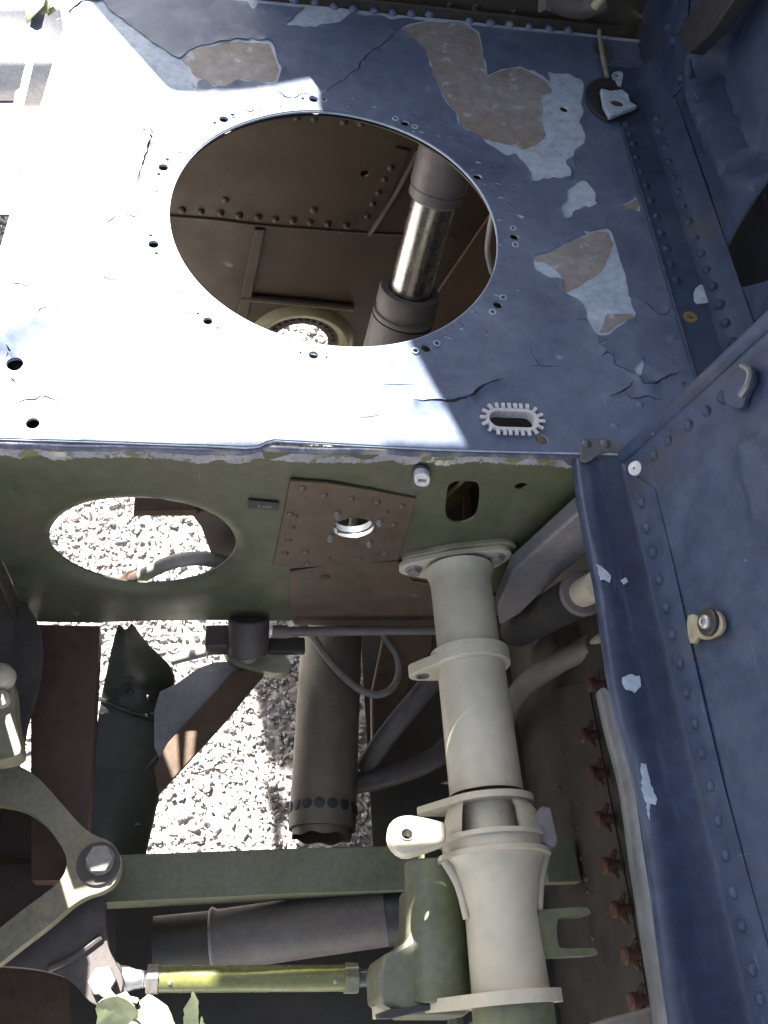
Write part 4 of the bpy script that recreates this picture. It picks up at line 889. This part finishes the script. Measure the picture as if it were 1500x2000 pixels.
rivets(ca_, [lg_.hit(*p) for p in [(1282, 233), (1288, 258), (1298, 289), (1306, 318), (1316, 349), (1325, 376), (1335, 406), (1345, 436), (1358, 467), (1370, 497), (1380, 528), (1392, 561), (1406, 596), (1417, 632), (1432, 668), (1443, 707)]], lg_.n, .0058, m_wall, .9)
q = zr_.hit(1349, 620); part('cross_screw', MB().lathe([(0, .008), (.0012, .0075), (.0016, .004), (.0006, .0022), (.0006, .0001)], q, (0, 0, 1), 18).box(q+Vector((0, 0, .0014)), .008, .0014, .0010), m_brass, ca_)
part('filler_blob', MB().prism(Z(.0035), smooth(Z(.0035).px([(1355, 565), (1372, 552), (1385, 570), (1390, 590), (1375, 592), (1356, 594)]), 1), .0015), m_bare, ca_, .0005)
fw = thing('far_side_wall', 'blue side wall with a pressed rounded panel at the upper right', 'side wall', (.53, .3, .15))
xf = X(.53)
rec = smooth([xf.p(*a) for a in [(1352, 128), (1372, 190), (1396, 250), (1424, 312), (1460, 336), (1520, 320), (1600, 240), (1600, -80), (1440, -60), (1390, 30)]], 2)
def fw_dz(V):
    b = np.array(rec); d = np.full(len(V), 9.)
    for i in range(len(b)):
        a_, c_ = b[i], b[(i+1) % len(b)]; ab = c_-a_; tt = np.clip(((V-a_)@ab)/(ab@ab+1e-12), 0, 1); d = np.minimum(d, np.linalg.norm(V-a_-tt[:, None]*ab, axis=1))
    s = np.where(inside(V, rec), d, -d); t_ = np.clip(.5+s/.020, 0, 1); return -.030*(t_*t_*(3-2*t_)) + .007*np.exp(-((s+.017)/.009)**2) + .001*np.sin(V[:, 0]*21)*np.sin(V[:, 1]*33)
opening = [xf.p(*a) for a in [(1412, 520), (1420, 470), (1500, 352), (1560, 290), (1600, 400), (1560, 520), (1470, 560), (1425, 560)]]
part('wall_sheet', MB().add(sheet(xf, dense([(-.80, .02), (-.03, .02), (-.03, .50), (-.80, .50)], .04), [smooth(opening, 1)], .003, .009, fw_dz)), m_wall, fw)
part('pocket_back', MB().prism(X(.60), [(-.50, -.3), (.0, -.3), (.0, .3), (-.50, .3)], .003), m_wall, fw)
part('pocket_side', MB().prism(Y(.40), [(.566, 0), (.6, 0), (.6, .3), (.566, .3)], .002), m_darker, fw)
part('lower_shield', MB().prism(X(.533), [(-.95, -.72), (.65, -.72), (.65, .015), (-.95, .015)], .003), m_darker, fw)  # sheet added to shield the bay from bright ground bounce
part('aft_shield', MB().prism(Y(.95), [(.02, -.30), (.75, -.30), (.75, .4), (.02, .4)], .003), m_darker, fw)  # added shield against bounce, cut short so sun reaches the gravel
xg = X(.5265)
gp = thing('gusset_plate', 'blue gusset plate with crescent shaped rivet heads in the upper right corner', 'gusset plate', xg.hit(1290, 120))
part('plate', MB().prism(xg, xg.px([(1234, 200), (1232, 130), (1262, 40), (1285, -30), (1345, -30), (1340, 60), (1345, 105), (1350, 148), (1322, 180), (1297, 206), (1272, 242), (1258, 234)]), .0022), m_wall, gp, .0006)
rivets(gp, [xg.f(*xg.p(*p), .0004) for p in [(1249, 128), (1257, 155), (1264, 184), (1274, 208), (1305, 53), (1316, 80), (1331, 153), (1240, 100)]], (-1, 0, 0), .006, m_wall, .8)
sg = thing('dark_stringer', 'dark angled stringer crossing the top right corner', 'stringer', xf.hit(1390, 40))
xs = X(.515)
part('stringer', MB().prism(xs, xs.px([(1322, 66), (1362, 0), (1400, -50), (1470, -50), (1432, 0), (1390, 62), (1346, 106), (1334, 84)]), .018), m_black, sg, .002)
# lump and bright tab near the top of the angle
rl = thing('rubber_pad', 'black rubber pad on the shelf corner with a white metal lug on top', 'pad', Z(.002).hit(1180, 195))
part('pad', MB().prism(Z(.006), smooth(Z(.006).px([(1142, 175), (1158, 155), (1185, 150), (1208, 165), (1250, 205), (1248, 215), (1195, 236), (1168, 224), (1150, 205)]), 1), .006), m_black, rl, .001)
zu = Z(.016)
part('lug', MB().prism(zu, zu.px(dense([(1174, 172), (1192, 177), (1215, 174), (1228, 184), (1231, 198), (1245, 206), (1192, 227), (1180, 205)], 12)), .006, [circle(zu.p(1206, 201), .0085, 18, .006)]), m_bare, rl, .0008)
part('lug_core', MB().cyl(zu.hit(1206, 201)+Vector((0, 0, -.006)), zu.hit(1206, 201)+Vector((0, 0, -.002)), .008, seg=16), m_rust, rl)
tabm = thing('holed_tab', 'small grey tab with one hole standing by the corner angle', 'tab', Z(.004).hit(1206, 148))
part('tab', MB().prism(Z(.006), smooth(Z(.006).px([(1195, 142), (1208, 138), (1218, 142), (1216, 155), (1212, 172), (1204, 170), (1204, 156), (1196, 152)]), 1), .002, [circle(Z(.006).p(1205, 147), .003, 10)]), m_bare, tabm, .0003)
edg = thing('edge_strip', 'thin upright bare strip beside the shelf corner at the top', 'strip', Z(.01).hit(1180, 110))
part('strip', MB().pipe([Z(.012).hit(1170, 60), Z(.012).hit(1176, 105), Z(.008).hit(1186, 150)], .003, 8), m_bracket, edg)
part('bare_patch', MB().prism(Z(.0025), smooth(Z(.0025).px([(1156, 85), (1166, 76), (1182, 82), (1196, 96), (1200, 112), (1192, 126), (1176, 112), (1160, 100)]), 1), .001), m_silver, edg)

# ------------------------------------------------------------------ aft bulkhead at the top of the picture
bk_ = thing('aft_bulkhead', 'dark grimy bulkhead rising behind the far edge of the shelf', 'bulkhead', (.2, .69, .1))
yk = Y(.69)
part('sheet', MB().prism(yk, dense([(.02, -.06), (.66, -.06), (.66, .36), (.02, .36)], .05), .003, [circle(yk.p(1001, 20), .0036, 10)]), m_darker, bk_)
part('angle', MB().prism(Y(.672), [(.02, -.01), (.5, -.01), (.5, .012), (.02, .012)], .003), m_darker, bk_, .001)
part('post', MB().prism(Y(.66), Y(.66).px([(1056, -20), (1088, -20), (1068, 20), (1052, 28)]), .012), m_brace, bk_, .002)
part('duct', MB().pipe([Y(.62).hit(1080, -6), Y(.62).hit(1130, 10), Y(.62).hit(1180, -4)], .016, 14), m_gusset, bk_)
part('pale_arm', MB().pipe([Y(.6).hit(1160, 14), Y(.6).hit(1180, -12)], .006, 10), m_bracket, bk_)
rivets(bk_, [yk.f(*yk.p(*p), .0004) for p in [(880, 10), (930, 14), (1140, 40)]], (0, -1, 0), .005, m_darker)

# ------------------------------------------------------------------ compartment under the shelf, seen through the big hole
cm = thing('compartment_wall', 'grimy olive brown back wall of the compartment below the shelf, riveted in two tiers', 'wall', (.15, .6, -.3))
yu = Y(.60); yl = Y(.612)
zl_ = yu.p(500, 435)[1]
up_ = [(-.135, yu.p(335, 425)[1])]+yu.px([(420, 428), (500, 438), (600, 446), (700, 453), (790, 458)])+[(.46, yu.p(980, 470)[1]), (.46, -.01), (-.135, -.01)]
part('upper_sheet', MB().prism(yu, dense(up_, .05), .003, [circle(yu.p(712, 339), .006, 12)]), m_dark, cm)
part('ledge_lip', MB().pipe([yu.f(*yu.p(*p), .001) for p in [(330, 421), (420, 428), (500, 438), (600, 446), (700, 453), (800, 458)]], .0022, 8), m_dark, cm)
hl = yl.p(588, 668); hlr = .047
lo_ = [(-.10, -.66), (.46, -.66), (.46, -.2), (-.10, -.2)]
def lw_dz(V):
    d = np.sqrt(((V-np.array(hl))**2).sum(1)); return 0*d
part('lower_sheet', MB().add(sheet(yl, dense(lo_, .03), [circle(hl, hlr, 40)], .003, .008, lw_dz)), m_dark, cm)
rivets(cm, [yu.f(*yu.p(*p), .0004) for p in [(356, 410), (393, 413), (431, 416), (467, 421), (504, 424), (538, 428), (572, 430), (606, 434), (640, 437), (676, 440)]], (0, -1, 0), .0062, m_dark, .8)
rivets(cm, [yu.f(*yu.p(*p), .0004) for p in [(545, 228), (580, 230), (614, 232), (672, 238), (705, 241), (613, 410), (440, 390)]], (0, -1, 0), .006, m_dark, .5)
part('stiffener', MB().prism(yl, yl.px([(498, 440), (518, 440), (480, 625), (460, 620)]), .006, [], .01), m_dark, cm, .001)
part('strap', MB().prism(yu, yu.px([(772, 285), (800, 292), (730, 455), (695, 440)]), .002, [], .003), m_dark, cm, .0006)
rivets(cm, [yu.f(*yu.p(*p), .003) for p in [(763, 325), (751, 348), (739, 374), (728, 396), (717, 420)]], (0, -1, 0), .005, m_dark, .6)
part('strap_lip', MB().pipe([yu.f(*yu.p(*p), .004) for p in [(818, 290), (770, 380), (722, 455)]], .004, 8), m_dark, cm)
part('rail', MB().pipe([yl.f(*yl.p(*p), .006) for p in [(470, 575), (560, 583), (690, 596)]], .006, 8), m_dark, cm)
part('hole_bead', MB().lathe([(0, hlr+.018), (.006, hlr+.022), (.010, hlr+.028), (.011, hlr+.034), (.007, hlr+.041), (0, hlr+.046)], yl.f(*hl, .0), (0, -1, 0), 48), W8('yellow_olive_bead', [(.13, .115, .05), (.17, .15, .07)], 20, .4), cm)
hr_ = MB().lathe([(0, .004), (.002, .0035), (.002, .001)], (0, 0, 0), (0, 0, 1), 8).mesh('rivet', m_darker, 40)
for k in range(14):
    a_ = math.pi*(k+.5)/14; o = part('rivet', hr_, None, cm); o.location = yl.f(hl[0]+math.cos(a_)*(hlr+.009), hl[1]+math.sin(a_)*(hlr+.009), .001); o.rotation_euler = (math.pi/2, 0, 0)
cb_ = thing('rust_brown_panel', 'rust brown slanting panel at the right inside the compartment', 'panel', Y(.5).hit(900, 600))
ye = Y(.56)
part('panel', MB().prism(ye, ye.px([(968, 405), (1010, 410), (1010, 560), (920, 680), (780, 700), (835, 600)]), .006), W8('red_brown_primer', [(.05, .027, .016), (.062, .034, .02), (.045, .027, .018)], 12, .5, 0, .2, 400, scr=((.14, .1, .07), .73)), cb_, .001)
wv = thing('white_cable', 'pale cable hanging inside the right edge of the large opening', 'cable', Y(.4).hit(955, 470))
part('cable', MB().pipe([Y(.4).hit(*p) for p in [(966, 400), (957, 450), (953, 490), (960, 525), (968, 545)]], .0042, 10), m_grey, wv)
ib = thing('inner_backing', 'dark backing sheet added close behind the right half of the olive web', 'rib', (.2, .085, -.2))
part('backing_sheet', MB().prism(Y(.085), dense([(.05, -.36), (.345, -.36), (.345, -.17), (.05, -.17)], .05), .003), m_darker, ib)  # dark sheet added so the ring hole and web slot look dark
part('vertical_angle', MB().prism(Y(.07), Y(.07).px([(905, 930), (918, 930), (925, 1040), (905, 1040)]), .006), m_dark, ib, .001)
part('diagonal_angle', MB().prism(Y(.06), Y(.06).px([(860, 985), (925, 925), (935, 935), (870, 1010)]), .006), m_dark, ib, .001)
part('grey_tube', MB().pipe([Y(.05).hit(668, 1045), Y(.05).hit(690, 1020), Y(.05).hit(684, 985)], .005, 10), m_silver, ib)
# hydraulic actuator
yc = Y(.42)
ac = thing('hydraulic_actuator', 'hydraulic actuator with a chromed rod standing inside the compartment', 'actuator', yc.hit(800, 520))
r0 = Y(.47).hit(868, 300); r1 = Y(.455).hit(850, 385); r2 = Y(.415).hit(800, 572); r3 = Y(.40).hit(765, 690)
ad = (r1-r2).normalized()
base = r2-ad*.13
part('rod', MB().cyl(r2-ad*.02, r1+ad*.02, .0285, seg=40), m_chrome, ac)
part('upper_sleeve', MB().lathe([(-.004, .030), (.0, .0345), (.012, .0345), (.0125, .0335), (.0145, .0335), (.015, .0358), (.086, .036)], r1, ad, 40), m_act, ac)
part('gland', MB().lathe([(0, .030), (0, .0405), (-.004, .0425), (-.024, .0425), (-.026, .0405), (-.032, .0405), (-.034, .0435), (-.040, .0435), (-.044, .040)], r2+ad*.004, ad, 44), m_duct, ac)
part('barrel', MB().lathe([(0, .044), (.13, .045), (.13, .01)], r2-ad*.038, -ad, 44), m_act, ac)

# ------------------------------------------------------------------ outside, beyond the shelf's left edge
for k, (p, q, r, l) in enumerate((((-120, 42), (70, 34), .034, 'upper of two white tubes outside the torn left edge of the shelf'), ((-120, 142), (60, 138), .034, 'lower of two white tubes outside the torn left edge of the shelf'))):
    zo = Z(-.5); a_ = zo.hit(*p); b_ = zo.hit(*q); o = thing('white_tube', l, 'tube', a_, 'white tubes outside the shelf edge')
    part('tube', MB().cyl(a_, b_+Vector((.05, 0, 0)), r*1.75, seg=28), m_white, o)
osk = thing('outer_panel', 'dark blue grey panel below the left edge of the shelf', 'panel', Z(-.5).hit(0, 250))
part('panel', MB().prism(Z(-.5), Z(-.5).px([(-90, 196), (40, 196), (40, 420), (-90, 420)]), .004), m_wall, osk, .001)
tn_ = thing('torn_corner', 'torn and curled metal at the top left corner of the shelf', 'torn metal', z0.hit(75, 20))
for pts in ([(45, -20, .0), (90, -20, .02), (85, 10, .016), (62, 34, .01), (52, 46, .002)], [(85, -10, .01), (100, -10, .022), (94, 24, .012), (80, 28, .004)], [(92, 20, .004), (104, 12, .014), (110, 20, .01), (95, 32, .0)]):
    V = [Z(z).hit(a, b) for a, b, z in pts]; c = sum(V, Vector())/len(V)+Vector((0, 0, -.004)); V.append(c); n_ = len(pts)
    o = part('curl', MB().add((V, [(i, (i+1) % n_, n_) for i in range(n_)])), m_torn, tn_); md = o.modifiers.new('t', 'SOLIDIFY'); md.thickness = .001

# ------------------------------------------------------------------ torn sheet at the bottom
ts = thing('torn_sheet', 'torn pale green metal sheet curling up at the bottom edge in full sun', 'torn metal', Z(-.33).hit(290, 1980))
def petal(pl, pts, bend, amp, k=1.0, name='petal'):
    o_ = dense(smooth(pl.px(pts), 1), .005, True, .0011); c = np.array(o_).mean(0); bd = np.array(bend, float); bd /= np.linalg.norm(bd)
    def dz(V):
        u_ = (V-c)@bd; v_ = (V-c)@np.array([-bd[1], bd[0]])
        return amp*(u_*u_)/.02+.0005*np.sin(v_*260+k)+.0004*np.sin(u_*420+k*2)
    return part(name, MB().add(sheet(pl, o_, [], .0009, .004, dz, True)), m_torn, ts)
petal(PL(Z(-.33).hit(290, 1985), (1, 0, .2), (0, 1, 1.1)), [(193, 1962), (201, 1950), (240, 1945), (266, 1948), (272, 1972), (262, 1996), (228, 2030), (204, 2010), (194, 1985)], (1, .3), .35)
petal(PL(Z(-.325).hit(290, 1985), (1, 0, -.1), (0, 1, -.3)), [(197, 1934), (204, 1926), (222, 1938), (252, 1943), (272, 1950), (274, 1958), (240, 1949), (215, 1944), (196, 1944)], (0, 1), .3, 2)
petal(PL(Z(-.33).hit(290, 1985), (1, 0, -.1), (0, 1, -.45)), [(272, 1962), (284, 1944), (300, 1944), (322, 1956), (340, 1978), (352, 2010), (352, 2060), (240, 2060), (240, 2010), (252, 2000), (266, 1986), (268, 1972)], (1, .2), -.25, 3)
petal(PL(Z(-.325).hit(290, 1985), (1, 0, .5), (0, 1, 1.2)), [(361, 1962), (372, 1940), (384, 1920), (388, 1940), (392, 1966), (389, 1995), (386, 2050), (357, 2050), (360, 2000)], (1, 0), .4, 4)
petal(PL(Z(-.34).hit(290, 1985), (1, 0, -.2), (0, 1, .1)), [(388, 1992), (396, 1985), (402, 2000), (416, 2001), (410, 2040), (386, 2040)], (1, 0), .3, 5)
